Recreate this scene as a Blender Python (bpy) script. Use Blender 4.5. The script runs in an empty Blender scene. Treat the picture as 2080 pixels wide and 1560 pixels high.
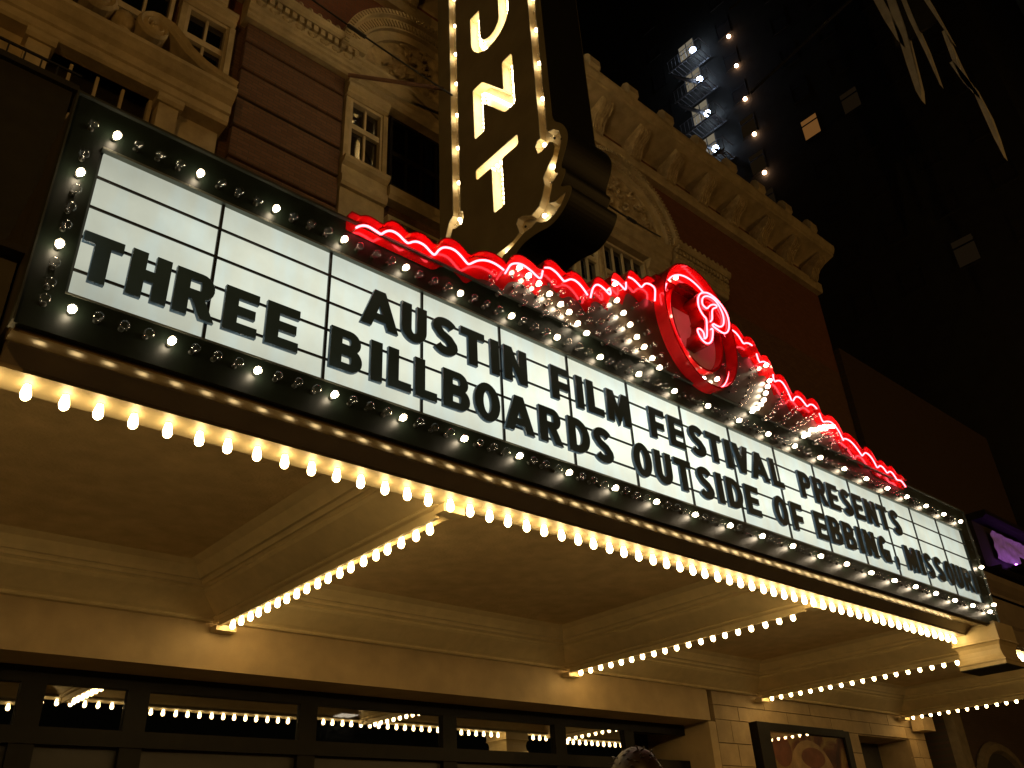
import bpy, bmesh, math, random
from mathutils import Vector, Matrix
R = math.radians
random.seed(7)
SC = bpy.context.scene
COL = SC.collection

# ------------------------------------------------------------------ camera, world, exposure
cam_d = bpy.data.cameras.new('camera')
cam = bpy.data.objects.new('camera', cam_d); COL.objects.link(cam)
cam_d.sensor_fit = 'HORIZONTAL'; cam_d.sensor_width = 36.0
cam_d.lens = 36.0 * 1731.98 / 2080.0
cam_d.clip_start = 0.05; cam_d.clip_end = 2000
fwd = Vector((0.59319531, 0.63522362, 0.49458092)); rgt = Vector((0.74882544, -0.66093484, -0.04925041)); up = Vector((-0.29560074, -0.39956988, 0.86773505))
cam.matrix_world = Matrix(((rgt.x, up.x, -fwd.x, -0.913), (rgt.y, up.y, -fwd.y, -5.036), (rgt.z, up.z, -fwd.z, 1.623), (0, 0, 0, 1)))
SC.camera = cam

world = bpy.data.worlds.new('World'); SC.world = world; world.use_nodes = True
wb = world.node_tree.nodes['Background']
wb.inputs['Color'].default_value = (0.0016, 0.0015, 0.0009, 1); wb.inputs['Strength'].default_value = 1.0
SC.view_settings.view_transform = 'Standard'; SC.view_settings.look = 'None'
SC.view_settings.exposure = 0.0; SC.view_settings.gamma = 1.0; SC.view_settings.use_curve_mapping = False
try:
    SC.cycles.use_denoising = True
    SC.cycles.max_bounces = 8; SC.cycles.transparent_max_bounces = 24
    SC.cycles.sample_clamp_indirect = 4.0
    SC.cycles.caustics_reflective = False; SC.cycles.caustics_refractive = False
except Exception:
    pass

# ------------------------------------------------------------------ materials
MATS = {}
def principled(name, color, rough=0.6, metal=0.0, var=0.12, scale=6.0, bump=0.0, bscale=60.0, spec=0.5, coat=0.0, dirt=0.0):
    m = bpy.data.materials.new(name); m.use_nodes = True
    nt = m.node_tree; b = nt.nodes['Principled BSDF']
    b.inputs['Roughness'].default_value = rough; b.inputs['Metallic'].default_value = metal
    try: b.inputs['Specular IOR Level'].default_value = spec
    except Exception: pass
    if coat: b.inputs['Coat Weight'].default_value = coat
    g = nt.nodes.new('ShaderNodeNewGeometry')
    n = nt.nodes.new('ShaderNodeTexNoise'); n.inputs['Scale'].default_value = scale; n.inputs['Detail'].default_value = 6
    nt.links.new(g.outputs['Position'], n.inputs['Vector'])
    r = nt.nodes.new('ShaderNodeValToRGB')
    r.color_ramp.elements[0].position = 0.3; r.color_ramp.elements[1].position = 0.72
    c = color
    r.color_ramp.elements[0].color = (c[0]*(1-var), c[1]*(1-var), c[2]*(1-var*1.1), 1)
    r.color_ramp.elements[1].color = (min(1, c[0]*(1+var)), min(1, c[1]*(1+var)), min(1, c[2]*(1+var)), 1)
    nt.links.new(n.outputs['Fac'], r.inputs['Fac'])
    col_out = r.outputs['Color']
    if dirt:
        n3 = nt.nodes.new('ShaderNodeTexNoise'); n3.inputs['Scale'].default_value = scale * 0.35; n3.inputs['Detail'].default_value = 8; n3.inputs['Roughness'].default_value = 0.7
        nt.links.new(g.outputs['Position'], n3.inputs['Vector'])
        r3 = nt.nodes.new('ShaderNodeValToRGB'); r3.color_ramp.elements[0].position = 0.35; r3.color_ramp.elements[1].position = 0.6
        r3.color_ramp.elements[0].color = (1-dirt, 1-dirt, 1-dirt, 1); r3.color_ramp.elements[1].color = (1, 1, 1, 1)
        nt.links.new(n3.outputs['Fac'], r3.inputs['Fac'])
        mx = nt.nodes.new('ShaderNodeMixRGB'); mx.blend_type = 'MULTIPLY'; mx.inputs['Fac'].default_value = 1
        nt.links.new(col_out, mx.inputs['Color1']); nt.links.new(r3.outputs['Color'], mx.inputs['Color2'])
        col_out = mx.outputs['Color']
    nt.links.new(col_out, b.inputs['Base Color'])
    if bump:
        n2 = nt.nodes.new('ShaderNodeTexNoise'); n2.inputs['Scale'].default_value = bscale; n2.inputs['Detail'].default_value = 5
        nt.links.new(g.outputs['Position'], n2.inputs['Vector'])
        bp = nt.nodes.new('ShaderNodeBump'); bp.inputs['Strength'].default_value = bump; bp.inputs['Distance'].default_value = 0.02
        nt.links.new(n2.outputs['Fac'], bp.inputs['Height']); nt.links.new(bp.outputs['Normal'], b.inputs['Normal'])
    MATS[name] = m
    return m
def emission(name, color, strength):
    m = bpy.data.materials.new(name); m.use_nodes = True
    nt = m.node_tree; nt.nodes.clear()
    o = nt.nodes.new('ShaderNodeOutputMaterial'); e = nt.nodes.new('ShaderNodeEmission')
    e.inputs['Color'].default_value = (*color, 1); e.inputs['Strength'].default_value = strength
    nt.links.new(e.outputs[0], o.inputs['Surface']); MATS[name] = m
    return m
def thin_glass(name, tint=(1, 1, 1), rough=0.02, base=0.04, edge=0.55):
    """Clear thin glass: see-through, with mirror reflections that grow at the rim."""
    m = bpy.data.materials.new(name); m.use_nodes = True
    nt = m.node_tree; nt.nodes.clear()
    o = nt.nodes.new('ShaderNodeOutputMaterial'); t = nt.nodes.new('ShaderNodeBsdfTransparent'); gl = nt.nodes.new('ShaderNodeBsdfGlossy')
    t.inputs['Color'].default_value = (*tint, 1); gl.inputs['Roughness'].default_value = rough; gl.inputs['Color'].default_value = (1, 1, 1, 1)
    lw = nt.nodes.new('ShaderNodeLayerWeight'); lw.inputs['Blend'].default_value = 0.35
    mr = nt.nodes.new('ShaderNodeMapRange'); mr.inputs['To Min'].default_value = base; mr.inputs['To Max'].default_value = edge
    nt.links.new(lw.outputs['Facing'], mr.inputs['Value'])
    mx = nt.nodes.new('ShaderNodeMixShader')
    nt.links.new(mr.outputs[0], mx.inputs['Fac']); nt.links.new(t.outputs[0], mx.inputs[1]); nt.links.new(gl.outputs[0], mx.inputs[2])
    nt.links.new(mx.outputs[0], o.inputs['Surface']); MATS[name] = m
    return m
cream = principled('cream_paint', (0.60, 0.48, 0.26), 0.45, var=0.07, bump=0.05, bscale=90, dirt=0.12)
plaster = principled('ceiling_plaster', (0.60, 0.45, 0.23), 0.8, var=0.13, scale=4, bump=0.6, bscale=26, dirt=0.13)
tan = principled('tan_stucco', (0.47, 0.34, 0.17), 0.75, var=0.10, scale=3, bump=0.15, bscale=120, dirt=0.15)
fascia_m = principled('fascia_enamel', (0.30, 0.24, 0.17), 0.35, var=0.12, scale=3, dirt=0.2)
cove_m = principled('cove_enamel', (0.19, 0.135, 0.06), 0.23, spec=0.32, var=0.08, scale=5, bump=0.03, bscale=7, dirt=0.15)
green_m = principled('dark_green_enamel', (0.010, 0.016, 0.011), 0.42, spec=0.25, var=0.25, scale=8, bump=0.04, bscale=14, dirt=0.3)
crest_m = principled('dark_bronze_enamel', (0.055, 0.042, 0.028), 0.32, var=0.25, scale=6, bump=0.08, bscale=10, dirt=0.3)
red_m = principled('red_enamel', (0.46, 0.010, 0.012), 0.13, var=0.15, scale=5, bump=0.04, bscale=12, dirt=0.15)
trim_m = principled('frame_trim', (0.13, 0.14, 0.11), 0.4, metal=0.4, var=0.1)
letter_m = principled('navy_plastic', (0.055, 0.115, 0.20), 0.4, var=0.15, scale=3)  # blue raised to paint in the bright panels' glare over the letters
rail_m = principled('black_rail', (0.02, 0.022, 0.02), 0.5, var=0.1)
stone_trim = principled('cream_stone_trim', (0.52, 0.42, 0.25), 0.75, var=0.12, scale=4, bump=0.25, bscale=18, dirt=0.3)
carved = principled('carved_terracotta', (0.50, 0.39, 0.22), 0.8, var=0.2, scale=9, bump=1.0, bscale=11, dirt=0.35)
wood_trim = principled('cream_window_frame', (0.55, 0.46, 0.30), 0.55, var=0.08, dirt=0.15)
stone_wall = principled('limestone', (0.44, 0.32, 0.17), 0.8, var=0.12, scale=3, bump=0.2, bscale=40, dirt=0.25)
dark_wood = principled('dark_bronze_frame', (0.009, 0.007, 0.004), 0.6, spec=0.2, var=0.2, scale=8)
dark_fill = principled('dark_recess', (0.03, 0.025, 0.02), 0.9)  # flat dark fill: unlit rooms and openings painted in as colour
blade_m = principled('blade_olive_enamel', (0.27, 0.25, 0.16), 0.5, var=0.12, scale=2, bump=0.05, bscale=6, dirt=0.2)
pan_m = principled('cream_channel_paint', (0.74, 0.62, 0.38), 0.45, var=0.06, dirt=0.1)
steel = principled('galvanised_steel', (0.42, 0.42, 0.40), 0.4, metal=0.85, var=0.15)
fin_m = principled('pale_metal_fin', (0.85, 0.82, 0.74), 0.45, metal=0.0, var=0.15, scale=2)
iron = principled('painted_iron', (0.13, 0.13, 0.13), 0.5, var=0.1)
black_iron = principled('black_iron', (0.02, 0.02, 0.02), 0.6)
tower_m = principled('dark_tower_brick', (0.03, 0.028, 0.02), 0.9, var=0.2, scale=1.5, bump=0.2, bscale=8)
asphalt = principled('asphalt', (0.05, 0.05, 0.05), 0.85, var=0.2, scale=4, bump=0.4, bscale=90)
concrete = principled('sidewalk_concrete', (0.28, 0.27, 0.25), 0.85, var=0.12, scale=2, bump=0.2, bscale=60, dirt=0.2)
socket_m = principled('bulb_socket', (0.03, 0.035, 0.025), 0.5)
disc_m = principled('white_enamel_disc', (0.62, 0.50, 0.62), 0.3, var=0.06)
bulb_glass = thin_glass('bulb_glass', rough=0.06, base=0.008, edge=0.4)
dark_glass = thin_glass('transom_glass', tint=(0.25, 0.25, 0.25), rough=0.004, base=0.32, edge=0.75)
case_glass = thin_glass('case_glass', tint=(.95, .95, .95), rough=0.01, base=0.04, edge=0.35)
window_glass = thin_glass('window_glass', tint=(0.5, 0.5, 0.5), rough=0.05, base=0.05, edge=0.4)
WARM = (1.0, 0.685, 0.285)
frosted = emission('frosted_bulb_glow', WARM, 29.0)
filament = emission('filament_glow', (1.0, 0.80, 0.54), 40.0)
pan_glow = emission('blade_bulb_glow', (1.0, 0.80, 0.47), 22.0)
chan_glow = emission('channel_bulb_glow', (1.0, 0.80, 0.50), 22.0)
neon = emission('red_neon_glow', (1.0, 0.062, 0.080), 15.0)
led = emission('cold_led_glow', (0.55, 0.70, 1.0), 28.0)
warm_lamp = emission('warm_lamp_glow', (1.0, 0.55, 0.33), 20.0)
lit_amber = emission('amber_lit_window', (0.13, 0.055, 0.014), 1.0)
lit_dim = emission('dim_lit_window', (0.007, 0.0042, 0.0018), 1.0)
lit_pale = emission('pale_lit_window', (0.17, 0.145, 0.10), 1.0)
downlight = emission('downlight_glow', (1.0, 0.85, 0.62), 14.0)
purple = emission('purple_led_glow', (0.50, 0.13, 0.95), 20.0)

def brick_mat(name, c1, c2, mortar, scale=1.0):
    m = principled(name, c1, 0.85, var=0.1)
    nt = m.node_tree; b = nt.nodes['Principled BSDF']
    g = nt.nodes.new('ShaderNodeNewGeometry'); mp = nt.nodes.new('ShaderNodeMapping'); mp.inputs['Rotation'].default_value = (R(90), 0, 0)
    nt.links.new(g.outputs['Position'], mp.inputs['Vector'])
    t = nt.nodes.new('ShaderNodeTexBrick'); t.inputs['Scale'].default_value = scale
    t.inputs['Brick Width'].default_value = 0.21; t.inputs['Row Height'].default_value = 0.075; t.inputs['Mortar Size'].default_value = 0.007
    t.inputs['Color1'].default_value = (*c1, 1); t.inputs['Color2'].default_value = (*c2, 1); t.inputs['Mortar'].default_value = (*mortar, 1)
    nt.links.new(mp.outputs[0], t.inputs['Vector']); nt.links.new(t.outputs['Color'], b.inputs['Base Color'])
    bp = nt.nodes.new('ShaderNodeBump'); bp.inputs['Strength'].default_value = 0.6; bp.inputs['Distance'].default_value = 0.008; bp.invert = True
    nt.links.new(t.outputs['Fac'], bp.inputs['Height']); nt.links.new(bp.outputs['Normal'], b.inputs['Normal'])
    return m
brown_brick = brick_mat('brown_brick', (0.13, 0.062, 0.034), (0.17, 0.085, 0.045), (0.09, 0.06, 0.04))
red_brick = brick_mat('red_brick', (0.17, 0.055, 0.026), (0.21, 0.07, 0.034), (0.12, 0.07, 0.045))

def panel_mat():
    """White acrylic lit from behind by fluorescent tubes: uneven glow, stains, dimmer edges."""
    m = bpy.data.materials.new('backlit_acrylic'); m.use_nodes = True
    nt = m.node_tree; nt.nodes.clear(); L = nt.links.new
    o = nt.nodes.new('ShaderNodeOutputMaterial'); e = nt.nodes.new('ShaderNodeEmission')
    g = nt.nodes.new('ShaderNodeNewGeometry'); sp = nt.nodes.new('ShaderNodeSeparateXYZ'); L(g.outputs['Position'], sp.inputs[0])
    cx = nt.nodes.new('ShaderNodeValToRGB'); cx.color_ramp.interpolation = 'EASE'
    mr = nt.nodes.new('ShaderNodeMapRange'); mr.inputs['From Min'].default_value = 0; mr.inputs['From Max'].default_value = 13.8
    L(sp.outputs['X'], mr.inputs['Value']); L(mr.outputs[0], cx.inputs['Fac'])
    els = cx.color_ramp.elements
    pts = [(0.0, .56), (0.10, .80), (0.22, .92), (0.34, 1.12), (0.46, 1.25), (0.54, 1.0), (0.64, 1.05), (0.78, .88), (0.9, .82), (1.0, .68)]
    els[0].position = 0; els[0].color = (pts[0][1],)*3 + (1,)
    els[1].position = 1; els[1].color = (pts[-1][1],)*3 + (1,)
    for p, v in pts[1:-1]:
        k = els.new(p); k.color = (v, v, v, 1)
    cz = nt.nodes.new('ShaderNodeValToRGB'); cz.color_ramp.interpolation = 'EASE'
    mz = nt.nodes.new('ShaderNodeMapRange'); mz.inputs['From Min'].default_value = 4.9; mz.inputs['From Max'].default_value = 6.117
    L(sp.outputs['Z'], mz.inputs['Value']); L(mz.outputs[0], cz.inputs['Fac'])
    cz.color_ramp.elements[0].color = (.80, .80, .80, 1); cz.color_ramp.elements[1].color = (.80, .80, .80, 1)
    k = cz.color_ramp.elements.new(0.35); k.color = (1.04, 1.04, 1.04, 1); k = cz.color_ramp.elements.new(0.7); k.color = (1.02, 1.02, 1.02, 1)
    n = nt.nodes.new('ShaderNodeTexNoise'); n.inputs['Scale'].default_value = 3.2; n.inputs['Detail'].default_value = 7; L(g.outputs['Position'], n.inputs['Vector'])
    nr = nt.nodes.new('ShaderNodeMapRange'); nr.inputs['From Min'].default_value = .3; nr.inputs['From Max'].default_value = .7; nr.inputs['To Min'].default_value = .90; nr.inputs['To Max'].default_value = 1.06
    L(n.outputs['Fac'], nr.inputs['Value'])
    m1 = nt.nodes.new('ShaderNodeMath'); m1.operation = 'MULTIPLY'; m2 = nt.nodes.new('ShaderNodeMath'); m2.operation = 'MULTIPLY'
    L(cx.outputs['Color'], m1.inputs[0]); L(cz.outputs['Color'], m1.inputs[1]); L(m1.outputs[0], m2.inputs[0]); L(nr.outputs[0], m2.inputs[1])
    # rusty water streaks low down on the sheet
    n2 = nt.nodes.new('ShaderNodeTexNoise'); n2.inputs['Scale'].default_value = 5; n2.inputs['Detail'].default_value = 5
    mp = nt.nodes.new('ShaderNodeMapping'); mp.inputs['Scale'].default_value = (1, 1, .25); L(g.outputs['Position'], mp.inputs[0]); L(mp.outputs[0], n2.inputs['Vector'])
    rc = nt.nodes.new('ShaderNodeValToRGB'); rc.color_ramp.elements[0].position = .42; rc.color_ramp.elements[1].position = .62
    rc.color_ramp.elements[0].color = (.90, .93, .74, 1); rc.color_ramp.elements[1].color = (.89, .98, .84, 1); L(n2.outputs['Fac'], rc.inputs['Fac'])
    L(rc.outputs['Color'], e.inputs['Color']); L(m2.outputs[0], e.inputs['Strength']); L(e.outputs[0], o.inputs['Surface'])
    return m
acrylic = panel_mat()

def poster_mat():
    m = bpy.data.materials.new('poster_print'); m.use_nodes = True
    nt = m.node_tree; b = nt.nodes['Principled BSDF']; L = nt.links.new
    g = nt.nodes.new('ShaderNodeTexCoord'); n = nt.nodes.new('ShaderNodeTexNoise'); n.inputs['Scale'].default_value = 1.3; n.inputs['Detail'].default_value = 4; n.inputs['Distortion'].default_value = 1.2
    L(g.outputs['Object'], n.inputs['Vector'])
    r = nt.nodes.new('ShaderNodeValToRGB'); e = r.color_ramp.elements
    e[0].position = .3; e[0].color = (.05, .012, .006, 1); e[1].position = .75; e[1].color = (.62, .42, .2, 1)
    k = e.new(.45); k.color = (.20, .055, .022, 1); k = e.new(.55); k.color = (.45, .30, .08, 1); k = e.new(.65); k.color = (.36, .14, .07, 1)
    L(n.outputs['Fac'], r.inputs['Fac']); L(r.outputs['Color'], b.inputs['Base Color']); b.inputs['Roughness'].default_value = .5
    return m
poster_m = poster_mat()

# ------------------------------------------------------------------ helpers
class MB:
    def __init__(s): s.v = []; s.f = []; s.m = []
    def add(s, verts, faces, mi=0):
        o = len(s.v); s.v += [tuple(p) for p in verts]
        for f in faces: s.f.append(tuple(i + o for i in f)); s.m.append(mi)
        return s
    def box(s, x0, x1, y0, y1, z0, z1, mi=0):
        v = [(x0,y0,z0),(x1,y0,z0),(x1,y1,z0),(x0,y1,z0),(x0,y0,z1),(x1,y0,z1),(x1,y1,z1),(x0,y1,z1)]
        return s.add(v, [(0,3,2,1),(4,5,6,7),(0,1,5,4),(1,2,6,5),(2,3,7,6),(3,0,4,7)], mi)
    def extrude(s, prof, axis, a, b, closed=True, mi=0):
        """prof: 2D points; axis 'x' -> (y,z), 'y' -> (x,z), 'z' -> (x,y); swept from a to b."""
        def P(p, t): return {'x': (t, p[0], p[1]), 'y': (p[0], t, p[1]), 'z': (p[0], p[1], t)}[axis]
        n = len(prof); v = [P(p, a) for p in prof] + [P(p, b) for p in prof]
        rng = range(n) if closed else range(n - 1)
        f = [(i, (i+1) % n, (i+1) % n + n, i + n) for i in rng]
        if closed: f += [tuple(range(n-1, -1, -1)), tuple(range(n, 2*n))]
        return s.add(v, f, mi)
    def tube(s, pts, r, seg=8, mi=0, cap=True):
        pts = [Vector(p) for p in pts]; rings = []
        ref = Vector((0, 1, 0.013))
        for i, p in enumerate(pts):
            d = (pts[min(i+1, len(pts)-1)] - pts[max(i-1, 0)]).normalized()
            a = d.cross(ref)
            if a.length < 0.05: a = d.cross(Vector((1, 0, 0)))
            a.normalize(); b = d.cross(a)
            rr = r[i] if isinstance(r, (list, tuple)) else r
            rings.append([p + (a*math.cos(2*math.pi*k/seg) + b*math.sin(2*math.pi*k/seg))*rr for k in range(seg)])
        v = [q for ring in rings for q in ring]; f = []
        for i in range(len(pts)-1):
            for k in range(seg):
                f.append((i*seg+k, i*seg+(k+1) % seg, (i+1)*seg+(k+1) % seg, (i+1)*seg+k))
        if cap: f += [tuple(range(seg-1, -1, -1)), tuple((len(pts)-1)*seg+k for k in range(seg))]
        return s.add(v, f, mi)
    def lathe(s, prof, axis, c, seg=10, mi=0):
        """prof: (along, radius); axis is a unit Vector; c the origin."""
        ax = Vector(axis).normalized(); a = ax.cross(Vector((0.3, 0.2, 1)) if abs(ax.z) < .9 else Vector((1, 0, 0))).normalized(); b = ax.cross(a)
        v = []; c = Vector(c)
        for t, r in prof:
            v += [c + ax*t + (a*math.cos(2*math.pi*k/seg) + b*math.sin(2*math.pi*k/seg))*r for k in range(seg)]
        f = []
        for i in range(len(prof)-1):
            for k in range(seg): f.append((i*seg+k, i*seg+(k+1) % seg, (i+1)*seg+(k+1) % seg, (i+1)*seg+k))
        if prof[0][1] > 1e-5: f.append(tuple(range(seg-1, -1, -1)))
        if prof[-1][1] > 1e-5: f.append(tuple((len(prof)-1)*seg+k for k in range(seg)))
        return s.add(v, f, mi)
    def mesh(s, name, mats, smooth=False):
        me = bpy.data.meshes.new(name); me.from_pydata(s.v, [], s.f)
        for m in (mats if isinstance(mats, (list, tuple)) else [mats]): me.materials.append(m)
        me.polygons.foreach_set('material_index', s.m)
        if smooth: me.polygons.foreach_set('use_smooth', [True]*len(s.f))
        bm = bmesh.new(); bm.from_mesh(me); bmesh.ops.recalc_face_normals(bm, faces=bm.faces); bm.to_mesh(me); bm.free()
        return me
    def build(s, name, mats, parent=None, smooth=False, **tags):
        return link(name, s.mesh(name, mats, smooth), parent, **tags)
def link(name, me, parent=None, loc=None, rot=None, **tags):
    o = bpy.data.objects.new(name, me); COL.objects.link(o)
    if parent is not None: o.parent = parent
    if loc is not None: o.location = loc
    if rot is not None: o.rotation_euler = rot
    for k, v in tags.items(): o[k] = v
    return o
def thing(name, label, category, group=None, loc=(0, 0, 0)):
    o = bpy.data.objects.new(name, None); COL.objects.link(o); o.location = loc
    o['label'] = label; o['category'] = category
    if group: o['group'] = group
    return o
def box(name, m, parent, *b, **tags):
    return MB().box(*b).build(name, m, parent, **tags)
def curve_mesh(name, loops, depth, mats, bevel=0.0):
    """Filled 2D outline with holes, extruded both ways by depth; lies in local XY."""
    cu = bpy.data.curves.new(name, 'CURVE'); cu.dimensions = '2D'; cu.fill_mode = 'BOTH'; cu.extrude = depth; cu.bevel_depth = bevel; cu.bevel_resolution = 0
    for lp in loops:
        sp = cu.splines.new('POLY'); sp.points.add(len(lp)-1); sp.use_cyclic_u = True
        for p, q in zip(sp.points, lp): p.co = (q[0], q[1], 0, 1)
    ob = bpy.data.objects.new(name, cu); COL.objects.link(ob)
    dg = bpy.context.evaluated_depsgraph_get()
    me = bpy.data.meshes.new_from_object(ob.evaluated_get(dg))
    bpy.data.objects.remove(ob); bpy.data.curves.remove(cu)
    me.name = name; me.materials.clear()
    for m in (mats if isinstance(mats, (list, tuple)) else [mats]): me.materials.append(m)
    return me
ROT_XZ = (R(90), 0, 0)                    # local XY -> world XZ, local +Z -> world -Y
ROT_YZ = (R(90), 0, R(-90))               # local X -> world -Y, local Y -> world Z, local +Z -> world -X
def ribbon(pts, w):
    pts = [Vector((p[0], p[1])) for p in pts]; l = []; r = []
    for i, p in enumerate(pts):
        d = (pts[min(i+1, len(pts)-1)] - pts[max(i-1, 0)]).normalized(); n = Vector((-d.y, d.x))
        l.append(tuple(p + n*w/2)); r.append(tuple(p - n*w/2))
    return l + r[::-1]
def arc(cx, cy, rx, ry, a0, a1, n=10):
    return [(cx + rx*math.cos(R(a0 + (a1-a0)*i/n)), cy + ry*math.sin(R(a0 + (a1-a0)*i/n))) for i in range(n+1)]

# letter outlines in a w x 1 box: s = stem width, t = bar height (fractions of the height)
def glyph(ch, w, s=0.27, t=0.21):
    if ch == 'I': return [[(0,0),(w,0),(w,1),(0,1)]]
    if ch == 'T': return [[(0,1),(0,1-t),((w-s)/2,1-t),((w-s)/2,0),((w+s)/2,0),((w+s)/2,1-t),(w,1-t),(w,1)]]
    if ch == 'H': return [[(0,0),(s,0),(s,.40),(w-s,.40),(w-s,0),(w,0),(w,1),(w-s,1),(w-s,.62),(s,.62),(s,1),(0,1)]]
    if ch == 'E': return [[(0,0),(w,0),(w,t),(s,t),(s,.40),(w*.92,.40),(w*.92,.60),(s,.60),(s,1-t),(w,1-t),(w,1),(0,1)]]
    if ch == 'F': return [[(0,0),(s,0),(s,.34),(w*.92,.34),(w*.92,.56),(s,.56),(s,1-t),(w,1-t),(w,1),(0,1)]]
    if ch == 'L': return [[(0,0),(w,0),(w,t),(s,t),(s,1),(0,1)]]
    if ch == 'A':
        tw = s*1.05; k = (w/2-tw/2); b = s*1.02
        return [[(0,0),(b,0),(b+.18*k,.18),(w-b-.18*k,.18),(w-b,0),(w,0),(w/2+tw/2,1),(w/2-tw/2,1)],
                [(b+.37*k,.37),(w-b-.37*k,.37),(w/2+.005,min(.9,(w/2-b)/k)),(w/2-.005,min(.9,(w/2-b)/k))]]
    if ch == 'V':
        tw = s*1.05; k = w/2-tw/2
        return [[(0,1),(w/2-tw/2,0),(w/2+tw/2,0),(w,1),(w-s,1),(w/2,max(.1,1-(w/2-s)/k)),(s,1)]]
    if ch == 'N': return [[(0,0),(s,0),(s,.56),(w-s,0),(w,0),(w,1),(w-s,1),(w-s,.44),(s,1),(0,1)]]
    if ch == 'M': return [[(0,0),(s*.92,0),(s*.92,.42),(w/2,-.05),(w-s*.92,.42),(w-s*.92,0),(w,0),(w,1),(w-s*1.05,1),(w/2,.50),(s*1.05,1),(0,1)]]
    if ch == 'P':
        h = .60; r = h/2; x = max(s, w-r)
        return [[(0,0),(s,0),(s,1-h),(x,1-h)] + arc(x,1-r,w-x,r,-90,90)[1:] + [(0,1)], [(s,1-h+t*.9),(x,1-h+t*.9)] + arc(x,1-r,w-x-s*.92,r-t*.9,-90,90)[1:] + [(s,1-t*.9)]]
    if ch == 'R':
        h = .58; r = h/2; x = max(s, w-r-.02); b = w*.94
        return [[(0,0),(s,0),(s,1-h-.02),(w*.42,1-h-.02),(w-s*1.02,0),(w,0)] + arc(x,1-r,b-x,r,-70,90) + [(0,1)], [(s,1-h+t*.85),(x,1-h+t*.85)] + arc(x,1-r,b-x-s*.92,r-t*.85,-90,90)[1:] + [(s,1-t*.85)]]
    if ch == 'B':
        r1 = .27; r2 = .29; x1 = w*.94-r1; x2 = w-r2
        return [[(0,0),(x2,0)] + arc(x2,r2,r2,r2,-90,58)[1:] + arc(x1,1-r1,r1,r1,-52,90) + [(0,1)],
                [(s,t*.85),(x2,t*.85)] + arc(x2,r2-.01,w-x2-s*.95,r2-t*.85-.01,-90,90)[1:] + [(s,2*r2-t*.85-.02)],
                [(s,1-2*r1+t*.85),(x1,1-2*r1+t*.85)] + arc(x1,1-r1,r1-s*.85,r1-t*.85,-90,90)[1:] + [(s,1-t*.85)]]
    if ch == 'D': return [[(0,0),(w*.4,0)] + arc(w*.4,.5,w*.6,.5,-90,90,16)[1:] + [(0,1)], [(s,t),(w*.4,t)] + arc(w*.4,.5,w*.6-s,.5-t,-90,90,14)[1:] + [(s,1-t)]]
    if ch == 'O': return [arc(w/2,.5,w/2,.52,0,360,28)[:-1], arc(w/2,.5,w/2-s*.98,.52-t,0,360,24)[:-1]]
    if ch == 'U':
        r = w/2
        return [[(0,1)] + arc(r,.5*w,r,.5*w+.02,180,360,16) + [(w,1),(w-s,1)] + arc(r,.5*w,r-s,.5*w-t,360,180,12) + [(s,1)]]
    if ch == 'S':
        q = s*.86; a = q/2
        c = arc(w/2+.0,.735,w/2-a,.28-a*.0-.02-a*.5+.02,25,205,12)
        top = [(w-a*1.15,.80)] + arc(w/2,.735,w/2-a,.265-a+.02,40,190,10)
        bot = arc(w/2,.265,w/2-a,.265-a+.02,10,-140,10) + [(a*1.15,.20)]
        return [ribbon(top + [(w*.34,.555),(w*.5,.50),(w*.66,.445)] + bot, q)]
    if ch == 'G':
        return [arc(w/2,.5,w/2,.52,42,290,18) + [(w*.72,.0),(w,.0),(w,.50),(w*.48,.50),(w*.48,.50-t*.85),(w-s,.50-t*.85),(w-s,.27)] + arc(w/2,.5,w/2-s,.52-t,300,46,14)]
    if ch == ',': return [arc(w*.5,.24,w*.5,.16,-60,200,10) + [(w*.15,-.12),(w*.5,-.12),(w*.95,.10)]]
    return [[(0,0),(w,0),(w,1),(0,1)]]

# ------------------------------------------------------------------ shared bulb meshes
def hanging_bulb():
    b = MB(); b.lathe([(0,.019),(.006,.019)], (0,0,-1), (0,0,0), 8, 1)
    b.lathe([(.006,.020),(.02,.024),(.045,.030),(.075,.035),(.098,.030),(.112,.017),(.116,0)], (0,0,-1), (0,0,0), 8, 0)
    return b.mesh('bulb', [frosted, socket_m], True)
HANG = hanging_bulb()
def globe_bulb(lit, mat=None, r=.036):
    b = MB(); b.lathe([(-.002,.019),(.012,.019)], (0,-1,0), (0,0,0), 8, 1)
    k = r/.032
    b.lathe([(.012,.013),(.026,.018),(.042*k+.002,.029*k),(.058*k+.002,.032*k),(.074*k+.002,.027*k),(.086*k,.014*k),(.09*k,0)], (0,-1,0), (0,0,0), 10, 0)
    mats = [bulb_glass, socket_m]
    if lit:
        b.lathe([(.02,0),(.026,.012),(.043*k,.0215*k),(.060*k,.0215*k),(.074*k,.012),(.081*k,0)], (0,-1,0), (0,0,0), 8, 2)
        mats.append(mat or filament)
    return b.mesh('bulb', mats, True)
LIT = globe_bulb(True); UNLIT = globe_bulb(False)

# ------------------------------------------------------------------ ground
box('road', asphalt, None, -60, 90, -30, -3.6, -0.3, 0.0, kind='structure')
box('sidewalk', concrete, None, -60, 90, -3.45, 6.0, -0.3, 0.13, kind='structure')
box('kerb', concrete, None, -60, 90, -3.597, -3.453, -0.3, 0.125, kind='structure')
mk = MB()
for i in range(14): mk.box(-50+i*9, -47+i*9, -13.06, -12.94, 0.004, 0.006)
mk.build('road_marking', principled('road_paint', (0.7, 0.62, 0.2), 0.7), None, kind='structure')
box('far_pavement', concrete, None, -60, 90, -36, -30.003, -0.3, 0.12, kind='structure')

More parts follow.
